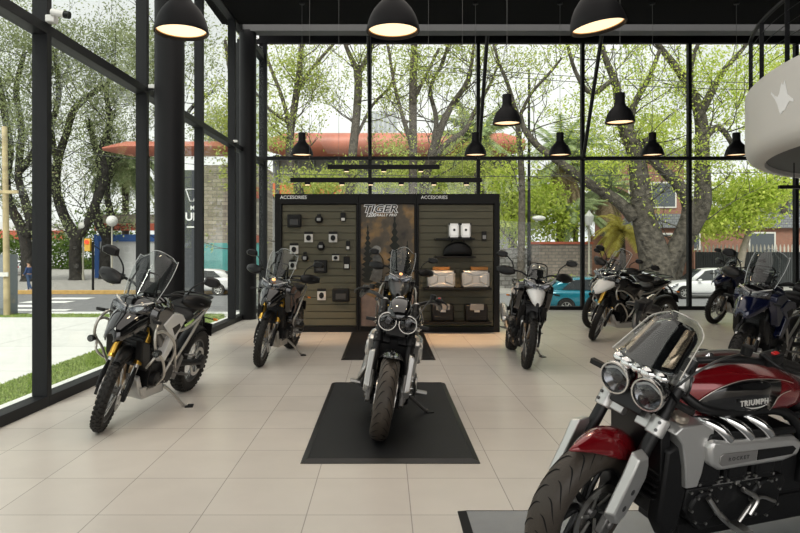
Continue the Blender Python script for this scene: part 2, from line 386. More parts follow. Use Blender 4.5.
pendant(598.5, 28, 5.0, 'large tilted black pendant lamp at the top right of centre', tilt=R(-9), group=G)
pendant(507, 124, 9.7, 'medium black pendant lamp hanging higher and just right of the brace, left of its pair', group=G)
pendant(620, 123, 9.5, 'medium black pendant lamp hanging in front of the big forked tree, right of its pair', group=G)
for px, lab in ((302, 'small far pendant lamp above the left accessory board'), (475.5, 'small far pendant lamp above the right accessory board'),
                (560, 'small far pendant lamp left of the slanting brace, right half of the window'), (652.5, 'small far pendant lamp just right of the rightmost medium lamp'), (736.5, 'small far pendant lamp beside the round white balcony')):
    pendant(px, 155.5, 12.5, lab, group=G, energy=22)

# track lights over the display
def track(x0, x1, y, Y, spots, lab):
    a = P(x0, y, Y); c = P(x1, y, Y); L = c.x - a.x
    t = thing('track_light', lab, 'light', ((a.x + c.x) / 2, Y, a.z), group='hanging track lights')
    MB().box((0, 0, 0), (L, .06, .075)).build('track_bar', lampm, t, bevel=.004)
    for k in spots:
        x = -L / 2 + L * k
        hd = MB().box((x, -.02, -.055), (.09, .07, .05)).build('spot_head', lampm, t, bevel=.006)
        MB().box((x, -.025, -.083), (.07, .05, .008)).build('spot_lens', diff, hd, smooth=False)
    for k in (.1, .9): MB().cyl((-L / 2 + L * k, 0, .03), (-L / 2 + L * k, 0, 6.2 - a.z), .003, n=5).build('cable', cable, t)
    return t
track(327.6, 439.7, 167, 11.3, (.17, .5, .83), 'shorter upper black track light bar above the display')
track(290.5, 481.5, 180, 10.7, (.09, .27, .42, .58, .75, .92), 'longer lower black track light bar above the display')
for x, e_ in ((-1.5, 60), (-.2, 40), (1.2, 150)):
    light('display_spot', 'SPOT', (x, 10.75, 2.5), (R(12), 0, 0), e_, (1, .58, .26), spot_size=R(64), spot_blend=.8, shadow_soft_size=.05)

#SECTION_DISPLAY
# ------------------------------------------------------------------ display wall
DY = 11.96
def dp(px, py, Y=DY): return P(px, py, Y)
olive = mat('olive_slat_board', (.098, .090, .056), .55, vary=.06, vscale=2)
frm = mat('display_frame_black', (.006, .006, .006), .5, spec=.25)
whitel = mat('white_lettering', (.85, .85, .85), .4)
def board(px0, px1, lab, slat=True, fl=.035, fr=.035):
    a = dp(px0, 332); c = dp(px1, 332); top = dp(px0, 194).z; w = c.x - a.x
    t = thing('display_wall' if slat else 'poster_wall', lab, 'display', ((a.x + c.x) / 2, DY, 0))
    b = MB(); iw = w - fl - fr; ic = (fl - fr) / 2
    b.box((-w / 2 + fl / 2, .12, top / 2), (fl, .30, top)); b.box((w / 2 - fr / 2, .12, top / 2), (fr, .30, top))
    b.box((ic, .12, top - .09), (iw, .30, .18)); b.box((ic, .12, .05), (iw, .30, .10)); b.box((ic, .25, top / 2), (iw, .03, top - .3))
    b.build('frame', frm, t, bevel=.004)
    if slat:
        b = MB(); n = 17; z0, z1 = .11, top - .19; hh = (z1 - z0) / n
        for i in range(n): b.box((ic, .04, z0 + hh * (i + .5)), (iw - .02, .03, hh - .014))
        b.box((ic, .065, (z0 + z1) / 2), (iw - .01, .02, z1 - z0))
        b.build('slat_board', olive, t, bevel=.002)
    return t, w, top
RX = Matrix.Rotation(math.pi / 2, 4, 'X')
dl, wl, tl_ = board(275, 358.5, 'left olive slatted display wall with small packaged accessories', fl=.12)
dr, wr, tr_ = board(416.5, 499.5, 'right olive slatted display wall carrying metal luggage cases', fr=.10)
dm, wm, tm_ = board(358.7, 416.3, 'narrow middle display wall with printed forest poster', slat=False)
text('lettering', 'ACCESORIES', whitel, .085, dl, Matrix.Translation((-wl / 2 + .10, -.034, tl_ - .065)) @ RX, off=.001, align='LEFT')
text('lettering', 'ACCESORIES', whitel, .085, dr, Matrix.Translation((-wr / 2 + .08, -.034, tr_ - .065)) @ RX, off=.001, align='LEFT')
# poster print
m = bpy.data.materials.new('forest_print'); m.use_nodes = True; t = m.node_tree; bs = t.nodes['Principled BSDF']
tcn = t.nodes.new('ShaderNodeTexCoord'); n1 = t.nodes.new('ShaderNodeTexNoise'); n1.inputs['Scale'].default_value = 2.6; n1.inputs['Detail'].default_value = 8
r1 = t.nodes.new('ShaderNodeValToRGB'); e = r1.color_ramp.elements
e[0].position = .3; e[0].color = (.025, .020, .014, 1); e[1].position = .75; e[1].color = (.30, .25, .19, 1)
q = e.new(.5); q.color = (.09, .07, .045, 1); q = e.new(.6); q.color = (.26, .15, .05, 1)
t.links.new(tcn.outputs['Object'], n1.inputs[0]); t.links.new(n1.outputs[0], r1.inputs[0]); t.links.new(r1.outputs[0], bs.inputs['Base Color']); bs.inputs['Roughness'].default_value = .5
MB().box((0, .02, tm_ / 2 - .045), (wm - .075, .02, tm_ - .29)).build('poster', m, dm, smooth=False)
fir = mat('printed_fir_green', (.008, .010, .006), .6, vary=.5, vscale=9)
random.seed(9)
for (x, z0, h, w_) in ((-.36, .9, 1.1, .16), (.13, .75, 1.45, .22), (.36, .9, .8, .12), (-.15, .8, .55, .12), (.28, .5, 1.0, .14)):
    pts = []; n = 23
    for i in range(n): pts.append((x - w_ * (1 - i / n) * (1 if i % 2 else .38), z0 + h * i / n))
    pts.append((x, z0 + h))
    for i in range(n - 1, -1, -1): pts.append((x + w_ * (1 - i / n) * (1 if i % 2 else .38), z0 + h * i / n))
    pts = [(max(-wm / 2 + .05, min(wm / 2 - .05, a)), b_) for a, b_ in pts]
    MB().prism(pts, .004, .009).build('printed_tree', fir, dm, smooth=False)
MB().prism([(-.48, .11), (.48, .11), (.48, .66), (.1, .75), (-.2, .6), (-.48, .72)], .003, .0085).build('printed_ground', mat('printed_dusty_ground', (.20, .15, .13), .6, vary=.3, vscale=6), dm, smooth=False)
# printed rider
pr_ = MB(); pr_.prism([(-.33, .95), (-.12, .88), (-.08, 1.2), (-.13, 1.38), (-.2, 1.44), (-.27, 1.36), (-.26, 1.15)], .0, .005)
pr_.build('printed_rider', mat('printed_grey_jacket', (.10, .10, .095), .6, vary=.4, vscale=12), dm, smooth=False)
pr_ = MB(); pr_.prism([(-.20 + .085 * math.cos(a * math.pi / 8), 1.50 + .075 * math.sin(a * math.pi / 8)) for a in range(16)], -.001, .004)
pr_.build('printed_helmet', mat('printed_pale_helmet', (.24, .235, .22), .6, vary=.3, vscale=14), dm, smooth=False)
text('poster_title_outline', 'TIGER', whitel, .19, dm, Matrix.Translation((-.14, -.001, tm_ - .275)) @ RX @ Matrix.Scale(1.22, 4, (1, 0, 0)), depth=.002, off=.013, shear=.25)
text('poster_title', 'TIGER', frm, .19, dm, Matrix.Translation((-.14, -.004, tm_ - .275)) @ RX @ Matrix.Scale(1.22, 4, (1, 0, 0)), depth=.002, off=.001, shear=.25)
text('poster_title_number', '1200', whitel, .095, dm, Matrix.Translation((-.31, -.003, tm_ - .385)) @ RX, off=.004, shear=.3)
text('poster_title_range', 'RALLY PRO', whitel, .062, dm, Matrix.Translation((-.02, -.003, tm_ - .385)) @ RX, off=.003, shear=.3, spacing=1.2)

card = mat('white_card', (.62, .61, .58), .5); darkc = mat('dark_product', (.007, .007, .007), .5, spec=.3)
def pack(px, py, w, h, kind, lab):
    p = dp(px, py, DY - .02); t = thing('accessory_pack', lab, 'packaged accessory', (p.x, DY + .018, p.z), group='packs hung on the left display wall')
    mpx = DY / F; w *= mpx; h *= mpx
    MB().cyl((0, 0, h / 2 + .02), (0, -.06, h / 2 + .02), .004, n=6).build('hook', chrome, t)
    if kind == 'card':
        MB().box((0, -.03, h * .42), (w, .02, h * .22)).build('header_card', darkc, t, bevel=.002)
        MB().box((0, -.03, -.04 * h), (w, .015, h * .78)).build('backing_card', card, t, bevel=.002)
        MB().prism([(w * .28 * math.cos(a * math.pi / 6), -.04 * h + h * .26 * math.sin(a * math.pi / 6)) for a in range(12)], -.075, -.037).build('product', darkc, t, bevel=.004)
    elif kind == 'bag':
        MB().box((0, -.05, 0), (w, .09, h)).build('pouch', darkc, t, bevel=.02)
        MB().box((0, -.10, -h * .1), (w * .6, .02, h * .45)).build('pocket', mat('grey_fabric', (.05, .05, .05), .7), t, bevel=.008)
    elif kind == 'round':
        MB().lathe([(0, -.03), (w * .5, -.03), (w * .5, -.06), (w * .3, -.09), (0, -.1)], (0, 0, 0), (0, 1, 0), 20).build('round_product', darkc, t)
        MB().box((0, -.1, 0), (w * .45, .01, h * .3)).build('label_sticker', mat('grey_sticker', (.3, .3, .3), .5), t)
        MB().box((0, -.03, h * .5), (w * .5, .02, h * .2)).build('header_card', darkc, t, bevel=.002)
    else:
        MB().box((0, -.03, 0), (w, .03, h)).build('blister', darkc, t, bevel=.006)
        MB().box((0, -.05, -h * .25), (w * .7, .012, h * .3)).build('white_label', card, t)
for a in ((294.5, 221, 14, 13, 'bag', 'big black pouch at the top left of the left board'), (319, 219.5, 8, 9, 'round', 'black round accessory at the top middle of the left board'),
          (343, 217, 5, 9, 'slim', 'slim black blister pack at the top right of the left board'), (308.6, 237.5, 8.5, 11, 'card', 'white carded pack below the top row, left one'),
          (333, 237.5, 8.5, 11, 'card', 'white carded pack below the top row, right one'), (294, 249, 8.5, 11, 'card', 'white carded pack at the left edge of the board behind the windscreen'),
          (321, 246.5, 8, 8, 'round', 'black round accessory in the centre of the left board'), (348, 245.5, 4, 9, 'slim', 'slim black pack at the right edge of the left board, upper'),
          (305, 258, 7, 10, 'round', 'dark round accessory left of the square black pouch'), (335.6, 257.5, 7, 7, 'card', 'small white carded pack right of centre'),
          (292.5, 265, 7, 10, 'card', 'white carded pack low at the left edge behind the second motorcycle'), (320.7, 266.5, 13, 13, 'bag', 'square black pouch in the middle of the left board'),
          (346.6, 263, 6, 13, 'slim', 'tall dark pack at the right edge of the left board'), (321.5, 295, 8.5, 12, 'card', 'white carded pack alone in the bottom row'),
          (341, 295, 17, 13, 'bag', 'wide black pouch at the bottom right of the left board')):
    pack(*a)
# right display: shelves and cases
def shelf(px0, px1, py, dep, lab):
    a = dp(px0, py, DY - dep); c = dp(px1, py, DY - dep)
    o = MB().box(((a.x + c.x) / 2, DY - dep / 2 + .02, a.z), (c.x - a.x, dep, .03)).build('display_shelf', frm, bevel=.003)
    tag(o, lab, 'shelf'); return a.z + .015
alu = mat('aluminium_case', (.42, .41, .39), .35, .75, bump=.05, bscale=60)
def case(px, zb, w, h, d, lab, body, lid, nm='luggage_case', grp=None, style=0):
    p = dp(px, 250, DY - .15); t = thing(nm, lab, 'luggage case', (p.x, DY - d / 2 + .0, zb), group=grp)
    if style == 1:      # metal pannier with a pressed waist-shaped panel
        MB().box((0, 0, h * .5), (w, d, h)).build('case_body', body, t, bevel=.02)
        y = -d / 2 - .014
        for s in (-1, 1): MB().prism([(s * w * .44, h * .14), (s * w * .12, h * .34), (s * w * .12, h * .66), (s * w * .44, h * .86)], y + .016, y, inset=.86).build('pressed_rib', body, t, bevel=.003)
        for q in (.2, .8): MB().prism([(-w * .36, h * (q + (.1 if q > .5 else -.1))), (w * .36, h * (q + (.1 if q > .5 else -.1))), (w * .1, h * (.72 if q > .5 else .28)), (-w * .1, h * (.72 if q > .5 else .28))], y + .016, y, inset=.86).build('pressed_rib', body, t, bevel=.003)
        for sx in (-1, 1):
            for q in (.06, .94): MB().box((sx * w * .47, -d / 2 + .03, h * q), (w * .07, .09, h * .12)).build('corner_guard', black, t, bevel=.006)
        return t
    if style == 2:      # black case with a grey hinge plate
        MB().box((0, 0, h * .46), (w, d, h * .92)).build('case_body', body, t, bevel=.03)
        MB().box((0, -d / 2 - .004, h * .80), (w * .62, .02, h * .34)).build('lid', lid, t, bevel=.008)
        MB().box((0, -d / 2 - .02, h * .58), (w * .24, .02, h * .12)).build('handle', mat('pale_grey_plate', (.4, .4, .4), .4, .5), t, bevel=.005)
        MB().box((0, -d / 2 - .002, h * .2), (w * .8, .012, h * .2)).build('pressed_rib', body, t, bevel=.005)
        return t
    if style == 3:      # pair of small bright cases
        MB().box((0, 0, h * .5), (w, d, h)).build('case_body', body, t, bevel=.02)
        MB().box((0, -d / 2 - .006, h * .5), (w * .7, .012, h * .7)).build('pressed_rib', body, t, bevel=.006)
        for sx in (-1, 1):
            for q in (.05, .95): MB().box((sx * w * .45, -d / 2 + .03, h * q), (w * .14, .09, h * .12)).build('corner_guard', black, t, bevel=.005)
        MB().cyl((0, -d / 2 - .02, h * .55), (0, -d / 2 - .01, h * .55), .022, n=14).build('latch', black, t)
        return t
    MB().box((0, 0, h * .4), (w, d, h * .8)).build('case_body', body, t, bevel=.015)
    MB().box((0, -.002, h * .9), (w + .012, d + .01, h * .2)).build('lid', lid, t, bevel=.012)
    for s in (-1, 1):
        MB().box((s * w * .3, -d / 2 - .008, h * .72), (.035, .016, h * .25)).build('latch', black, t, bevel=.004)
        MB().prism([(s * w * .46, h * .1), (s * w * .2, h * .3), (s * w * .2, h * .5), (s * w * .46, h * .7)], -d / 2 - .008, -d / 2).build('pressed_rib', body, t, bevel=.004)
    MB().box((0, -d / 2 - .01, h * .7), (.1, .014, .03)).build('handle', black, t, bevel=.004)
z = shelf(436, 475, 239, .3, 'black shelf under the pale upper luggage case')
case(453.8, z, .19, .27, .22, 'pale metal case on the top shelf, left half of the pair', mat('bright_case', (.72, .71, .68), .3, .5), alu, grp='luggage cases on the right display', style=3)
case(465.4, z, .19, .27, .22, 'pale metal case on the top shelf, right half of the pair', MATS['bright_case'], alu, grp='luggage cases on the right display', style=3)
z = shelf(436, 476, 257, .3, 'black shelf under the soft black bag')
t = thing('tail_bag', 'soft black bag on the second shelf of the right display', 'bag', (dp(457, 250).x, DY - .13, z))
MB().loft([ring(x, .12 * k, .0, .26 * k, 16, 3) for x, k in ((-.27, .3), (-.24, .62), (-.12, .95), (0, 1.05), (.12, .95), (.22, .7), (.26, .35))]).build('bag_body', seatm, t, sub=1)
MB().tube([(-.12, 0, .25), (-.06, 0, .31), (.06, 0, .31), (.12, 0, .25)], .012).build('carry_handle', black, t)
p = dp(484, 236); t = thing('accessory_pack', 'small dark blister pack right of the pale cases', 'packaged accessory', (p.x, DY + .018, p.z))
MB().box((0, -.03, 0), (.08, .04, .17)).build('blister', darkc, t, bevel=.006); MB().box((0, -.055, -.02), (.06, .012, .07)).build('white_label', MATS['grey_sticker'], t)
z = shelf(424, 492, 289, .32, 'long black shelf under the two ribbed silver cases')
for px, lab in ((441, 'ribbed silver pannier on the long shelf, left one'), (475, 'ribbed silver pannier on the long shelf, right one')):
    case(px, z, .50, .31, .26, lab, alu, alu, grp='luggage cases on the right display', style=1)
cardb = mat('orange_brown_box', (.30, .13, .03), .6)
for px, lab in ((441, 'flat orange carton lying on the left silver pannier'), (479, 'flat orange carton lying on the right silver pannier')):
    o = MB().box((dp(px, 270, DY - .13).x, DY - .13, z + .31 + .035), (.3, .18, .055)).build('flat_carton', cardb, bevel=.004); tag(o, lab, 'box')
z = shelf(424, 492, 323, .32, 'lowest black shelf under the two black cases')
for px, lab in ((442.5, 'black case with grey lid on the lowest shelf, left one'), (476, 'black case with grey lid on the lowest shelf, right one')):
    case(px, z, .40, .33, .26, lab, engm, mat('grey_lid', (.2, .2, .2), .45, .4), grp='luggage cases on the right display', style=2)

#SECTION_BIKES
# ------------------------------------------------------------------ motorcycles
def knobby(mb, R0, w, n, cx=0, cz=0, lug=.012):
    for i in range(n):
        for (a_off, y, ln, wd, hh) in ((0, .18 * w, .62, .50, 0), (.5, -.18 * w, .62, .50, 0), (.25, .68 * w, .6, .42, .012), (.25, -.68 * w, .6, .42, .012)):
            a = 2 * math.pi * (i + a_off) / n; rr = R0 - hh - lug / 2 + (.002)
            M = Matrix.Translation((cx, 0, cz)) @ Matrix.Rotation(a, 4, 'Y') @ Matrix.Translation((0, y, rr)) @ Matrix.Rotation(-math.copysign(.5 if hh else .08, y) , 4, 'X')
            L = 2 * math.pi * R0 / n * ln; x, yy, zz = L / 2, wd * w / 2 * 1.1, lug / 2 + .004
            vs = [(i1 * x * (.9 if k > 0 else 1), j * yy * (.9 if k > 0 else 1), k * zz) for i1 in (-1, 1) for j in (-1, 1) for k in (-1, 1)]
            mb.add(vs, [(0, 1, 3, 2), (4, 6, 7, 5), (0, 4, 5, 1), (2, 3, 7, 6), (0, 2, 6, 4), (1, 5, 7, 3)], M)

def tyre_profile(R0, w, rim):
    h = R0 - rim; out = []
    for i in range(17):
        a = math.pi * (i / 16) - math.pi / 2          # -90..90
        s_, c = math.sin(a), math.cos(a)
        out.append((rim + h * (c ** .75), w * math.copysign(abs(s_) ** .8, s_) * (1 if c > .25 else .72 + .28 * c / .25)))
    return out

def wheel(root, cx, R0, w, rim, M, spoked, discs, lugs=0, tm=None, grooves=0, name='front_wheel'):
    """w = half width of the tyre"""
    b = MB().lathe(tyre_profile(R0, w, rim), (cx, 0, R0), (0, 1, 0), 72)
    if lugs: knobby(b, R0, w, lugs, cx, R0)
    tyre = b.build(name, tm or rubber, root, M=M, smooth=True, ang=30)
    if grooves:
        g = MB()
        for i in range(grooves):
            for s in (-1, 1):
                a0 = 2 * math.pi * (i + (.5 if s > 0 else 0)) / grooves; pl = []
                for k in range(7):
                    t = k / 6; yy = s * w * (.12 + .72 * t); a = a0 + .32 * t - .10 * math.sin(t * 3); cc = max(0, 1 - (abs(yy) / w) ** 2.5) ** .5
                    rr = rim + (R0 - rim) * cc ** .75 + .0005
                    pl.append(Vector((cx + math.sin(a) * rr, yy, R0 + math.cos(a) * rr)))
                g.tube(pl, [.0006, .003, .0035, .0025, .0006], 5, 2)
        g.build('tread_groove', mat('groove_black', (.004, .004, .004), .9), tyre)
    rm = MB().lathe([(rim + .006, w * .72), (rim - .014, w * .66), (rim - .022, w * .3), (rim - .024, 0), (rim - .022, -w * .3), (rim - .014, -w * .66), (rim + .006, -w * .72), (rim + .004, -w * .5), (rim - .004, 0), (rim + .004, w * .5)], (cx, 0, R0), (0, 1, 0), 56, closed=True)
    rm.build('rim', satin if not spoked else greym, tyre)
    hb = MB().lathe([(0, .07), (.022, .07), (.03, .055), (.045, .05), (.045, .04), (.026, .03), (.026, -.03), (.045, -.04), (.045, -.05), (.03, -.055), (.022, -.07), (0, -.07)], (cx, 0, R0), (0, 1, 0), 24)
    hb.build('hub', greyeng, tyre)
    sp = MB()
    if spoked:
        for i in range(32):
            a = 2 * math.pi * i / 32; s = 1 if i % 2 else -1; a2 = a + (.35 if (i // 2) % 2 else -.35)
            sp.tube([(cx + .042 * math.cos(a2), s * .045, R0 + .042 * math.sin(a2)), (cx + (rim - .02) * math.cos(a), s * w * .15, R0 + (rim - .02) * math.sin(a))], .0024, 5, 1)
        sp.build('spokes', steel, tyre)
    else:
        for i in range(10):
            a = 2 * math.pi * (i // 2) / 5 + (.16 if i % 2 else -.16); a2 = 2 * math.pi * (i // 2) / 5 + (.30 if i % 2 else -.30)
            sp.tube([(cx + .035 * math.cos(a), 0, R0 + .035 * math.sin(a)), (cx + (rim - .012) * math.cos(a2), w * .15 * (1 if i % 2 else -1), R0 + (rim - .012) * math.sin(a2))], [.016, .010], 8, 1, .8)
        sp.build('spokes', satin, tyre)
    for s in discs:
        d = MB().lathe([(.155, s * .078), (.155, s * .083), (.118, s * .083), (.118, s * .078)], (cx, 0, R0), (0, 1, 0), 48, closed=True)
        for i in range(6):
            a = math.pi / 3 * i; d.tube([(cx + .04 * math.cos(a), s * .07, R0 + .04 * math.sin(a)), (cx + .122 * math.cos(a + .3), s * .08, R0 + .122 * math.sin(a + .3))], .007, 6, 1)
        d.build('brake_disc', steel, tyre)
    return tyre

def arch(cx, cz, r, w, a0, a1, n=14, m=9, flare=.0, pinch0=1, pinch1=1, drop=.05):
    rows = []
    for i in range(n + 1):
        t = i / n; a = a0 + (a1 - a0) * t
        k = min(1, .0 + (pinch0 + (1 - pinch0) * min(1, t * 2.5)) * (pinch1 + (1 - pinch1) * min(1, (1 - t) * 2.5)))
        row = []
        for j in range(m + 1):
            u = -1 + 2 * j / m; rr = r - drop * abs(u) ** 2.6 * k + flare
            row.append((cx + math.sin(a) * rr, w * k * math.copysign(abs(u) ** .9, u), cz + math.cos(a) * rr))
        rows.append(row)
    return rows

def steer_matrix(x0, ang, delta):
    ax = Vector((-math.sin(ang), 0, math.cos(ang))); p = Vector((x0, 0, 0))
    return Matrix.Translation(p) @ Matrix.Rotation(delta, 4, ax) @ Matrix.Translation(-p)

def mirror_pair(fn):
    for s in (1, -1): fn(s)

def tiger(label, front, heading, lean=R(-9), steer=0, paint=gloss, beak=None, side=None, fork=gold, bars=True, skid=silver, cases=False, spoked=True, tall=True, guard=black, lit=None, z0=0, bs=1, grp='adventure motorcycles'):
    """local frame: +x forward, +y to the rider's left, front tyre touches the ground at the origin"""
    root = thing('motorcycle', label, 'motorcycle', (front[0], front[1], z0), (lean, 0, heading), grp)
    beak = beak or paint; side = side or paint
    S = steer_matrix(.112, R(24), steer); I = Matrix.Identity(4)
    def p(name, mb, m, par=None, st=False, **k): return mb.build(name, m, par or root, M=S if (st and not par) else None, **k)
    u = Vector((-.407, 0, .914)); A = Vector((.015, 0, .35))
    fw = wheel(root, 0, .350, .048, .268, S, spoked, (1, -1), lugs=44 if spoked else 36)
    rw = wheel(root, -1.56, .340, .075, .232, I, spoked, (1,), lugs=38, name='rear_wheel')
    # fork
    for s in (1, -1):
        y = Vector((0, .108 * s, 0)); f0 = A + y
        fk = p('fork_leg', MB().tube([f0 + u * .26, f0 + u * .80], .033, 18, 1).lathe([(.036, -.01), (.036, .02), (.034, .024)], f0 + u * .27, u, 18), fork, st=True)
        p('lower_tube', MB().tube([f0 + u * .02, f0 + u * .31], .022, 16, 1), steel, fk)
        b = MB(); b.box(f0 + Vector((.0, 0, -.01)), (.07, .034, .10)); b.tube([f0 + u * .0 + Vector((.028, .006 * s, 0)), f0 + u * .13 + Vector((.030, .008 * s, 0)), f0 + u * .24 + Vector((.024, .004 * s, 0))], [.022, .026, .014], 10, 4, .55)
        p('fork_guard', b, black, fk, bevel=.004)
        b = MB(); b.box(f0 + Vector((-.065, -.018 * s, .105)), (.06, .045, .10), (0, -.5, 0)); b.cyl(f0 + Vector((-.05, .0, .12)), f0 + Vector((-.05, .012 * s, .12)), .014)
        p('brake_calliper', b, greyeng, fk, bevel=.008)
        p('axle_nut', MB().cyl(f0 + Vector((-.015, 0, 0)), f0 + Vector((-.015, .028 * s, 0)), .016), steel, fk)
    b = MB(); c = A + u * .60; b.box(c, (.075, .28, .035), (0, -R(24), 0)); c = A + u * .79; b.box(c, (.07, .27, .03), (0, -R(24), 0)); b.cyl(A + u * .58 + Vector((-.04, 0, 0)), A + u * .80 + Vector((-.04, 0, 0)), .03)
    p('triple_clamp', b, satin, st=True, bevel=.008)
    # front mudguard hugging the tyre
    p('front_mudguard', MB().grid(arch(0, .35, .385, .058, R(-52), R(36), pinch0=.75, pinch1=.55, drop=.045)), black, st=True, solid=.004)
    # beak
    secs = [(-.16, .175, .955, 1.07), (-.08, .165, .93, 1.062), (0, .142, .885, 1.03), (.07, .112, .842, .975), (.14, .078, .808, .915), (.19, .034, .792, .856)]
    rows = []
    for (x, w, z1, z2) in secs:
        rows.append([(x - .03 * (1 - bs), bs * w * math.sin(q * math.pi / 2), z2 + (z1 - z2) * bs * abs(q) ** 2.2) for q in [-1, -.8, -.6, -.4, -.2, 0, .2, .4, .6, .8, 1]])
    bk = p('beak', MB().grid(rows), beak, solid=.008)
    # head unit with lamps
    b = MB().loft([ring(-.02, .085, .985, 1.085, 20, 3), ring(-.06, .135, .98, 1.125, 20, 3), ring(-.13, .175, .96, 1.15, 20, 3), ring(-.22, .185, .93, 1.13, 20, 3), ring(-.30, .15, .93, 1.08, 20, 3)])
    hd = p('headlight_housing', b, gloss)
    for s in (1, -1):
        b = MB().prism([(.015, 1.02), (.09, 1.03), (.15, 1.075), (.155, 1.10), (.06, 1.075), (.012, 1.055)] if s > 0 else [(-.015, 1.02), (-.012, 1.055), (-.06, 1.075), (-.155, 1.10), (-.15, 1.075), (-.09, 1.03)], -.12, .0, 'yz', .8)
        p('lamp_reflector', b, reflm, hd)
        b = MB().tube([(.004, s * .012, 1.065), (-.02, s * .07, 1.083), (-.06, s * .13, 1.108), (-.10, s * .17, 1.125)], [.008, .010, .009, .004], 8, 5)
        p('daylight_strip', b, card, hd)
        rows = [[(.022 - .5 * q * q * .16 * 1.1 - .02 * v, s * (.008 + .165 * q), 1.01 + .03 * q + (.075) * v) for v in (0, .33, .66, 1)] for q in [0, .2, .4, .6, .8, 1]]
        p('headlight_lens', MB().grid(rows), lens, hd, solid=.003)
    if lit:
        p('lit_lamp', MB().ell((-.02, 0, 1.135), (.018, .026, .02)), mat('glowing_amber_lamp', (1, .6, .3), .4, emit=(1, .42, .14), es=.8), hd)
    # windscreen and instrument
    top = 1.54 if tall else 1.34; hw = .165 if tall else .12; rows = []
    for i in range(13):
        t = i / 12; row = []; z = 1.13 + (top - 1.13) * t; w = (.155 + .035 * math.sin(t * 2.6)) * hw / .165
        if t > .8: w *= (1 - ((t - .8) / .2) ** 2 * .38)
        for j in range(13):
            q = -1 + j / 6; zz = z + (-.05 * q * q * (t > .85)) ; row.append((-.085 - .235 * t + -.10 * q * q - .02 * t * t, w * q, zz))
        rows.append(row)
    ws = p('windscreen', MB().grid(rows), screen, solid=.004)
    edge = [r[0] for r in rows] + rows[-1][1:-1] + [r[-1] for r in rows[::-1]]
    p('screen_edge', MB().tube(edge, .0028, 6, 1), mat('clear_edge', (.6, .62, .62), .15, spec=.8), ws)
    b = MB(); b.box((-.27, 0, 1.215), (.02, .17, .11), (0, -.5, 0)); b.tube([(-.2, -.13, 1.1), (-.21, -.12, 1.25), (-.25, -.10, 1.33), (-.26, 0, 1.345), (-.25, .10, 1.33), (-.21, .12, 1.25), (-.2, .13, 1.1)], .008)
    ins = p('instrument_panel', b, black, bevel=.004)
    p('display_glass', MB().box((-.281, 0, 1.22), (.004, .15, .09), (0, -.5, 0)), smoke, ins)
    # handlebar group
    b = MB().tube([(-.455, -.47, 1.20), (-.43, -.36, 1.205), (-.36, -.20, 1.205), (-.345, -.10, 1.165), (-.345, .10, 1.165), (-.36, .20, 1.205), (-.43, .36, 1.205), (-.455, .47, 1.20)], .0125, 12)
    b.box((-.345, .05, 1.13), (.035, .03, .08)); b.box((-.345, -.05, 1.13), (.035, .03, .08))
    hb = p('handlebar', b, satin, st=True)
    for s in (1, -1):
        p('grip', MB().cyl((-.435, s * .36, 1.205), (-.458, s * .475, 1.20), .018, n=14), rubber, hb)
        b = MB().tube([(-.40, s * .30, 1.21), (-.355, s * .34, 1.20), (-.375, s * .46, 1.19)], .006, 8); b.box((-.405, s * .30, 1.21), (.05, .05, .045))
        p('lever', b, satin, hb)
        rows = []
        for i in range(9):
            t = i / 8; row = []; x = -.30 - .16 * t ** 2; y = .27 + .235 * t - .0 * t; hgt = .050 * math.sin(.35 + 2.5 * t) + .010
            for j in range(6):
                v = -1 + j / 2.5; row.append((x - .03 * v * v - (.02 * v), s * (y + (.0)), 1.195 + hgt * v))
            rows.append(row)
        p('hand_guard', MB().grid(rows), guard, hb, solid=.012)
        b = MB().tube([(-.40, s * .29, 1.215), (-.385, s * .31, 1.30), (-.40, s * .37, 1.365), (-.41, s * .41, 1.385)], .0075, 8)
        ms = p('mirror_stalk', b, black, hb)
        pts = [(-.08, -.022), (-.07, .035), (-.02, .052), (.05, .045), (.085, .01), (.07, -.032), (0, -.048), (-.055, -.042)]
        b = MB().prism([(s * (.46 + a), 1.40 + q) for a, q in pts], -.425, -.375, 'yz', .72)
        mi = p('mirror', b, black, ms, bevel=.006)
        p('mirror_glass', MB().prism([(s * (.46 + a * .88), 1.40 + q * .88) for a, q in pts], -.428, -.4255, 'yz'), mirrg, mi)
    # tank
    tb = MB().loft([ring(-.24, .10, .90, 1.07), ring(-.30, .15, .86, 1.13), ring(-.40, .185, .83, 1.155), ring(-.50, .185, .82, 1.145), ring(-.60, .16, .82, 1.09), ring(-.70, .12, .83, 1.0), ring(-.76, .09, .84, .95)])
    tk = p('fuel_tank', tb, paint, sub=1)
    p('filler_cap', MB().lathe([(0, .01), (.036, .01), (.04, 0)], (-.46, 0, 1.158), (.1, 0, 1), 24), steel, tk)
    for s in (1, -1):
        # radiator shroud (front fairing wings)
        b = MB().prism([(-.10, 1.04), (-.10, .96), (-.16, .86), (-.22, .74), (-.32, .68), (-.36, .76), (-.48, .93), (-.46, 1.05), (-.28, 1.11), (-.12, 1.09)], s * .15, s * .225, 'xz', .86)
        fr_ = p('side_fairing', b, paint, bevel=.012)
        b = MB().prism([(-.24, .93), (-.40, 1.02), (-.62, .99), (-.70, .93), (-.60, .84), (-.50, .66), (-.40, .56), (-.33, .60), (-.44, .80)], s * .16, s * .236, 'xz', .94)
        pn = p('side_panel', b, side, bevel=.008)
        b = MB().prism([(-.42, .88), (-.56, .91), (-.60, .87), (-.50, .80)], s * .228, s * .238, 'xz', .95)
        p('panel_inset', b, black, pn)
        b = MB().prism([(-.05, .80), (-.10, .62), (-.22, .50), (-.27, .52), (-.2, .75)], s * .10, s * .17)
        p('radiator_side', b, black, bevel=.01)
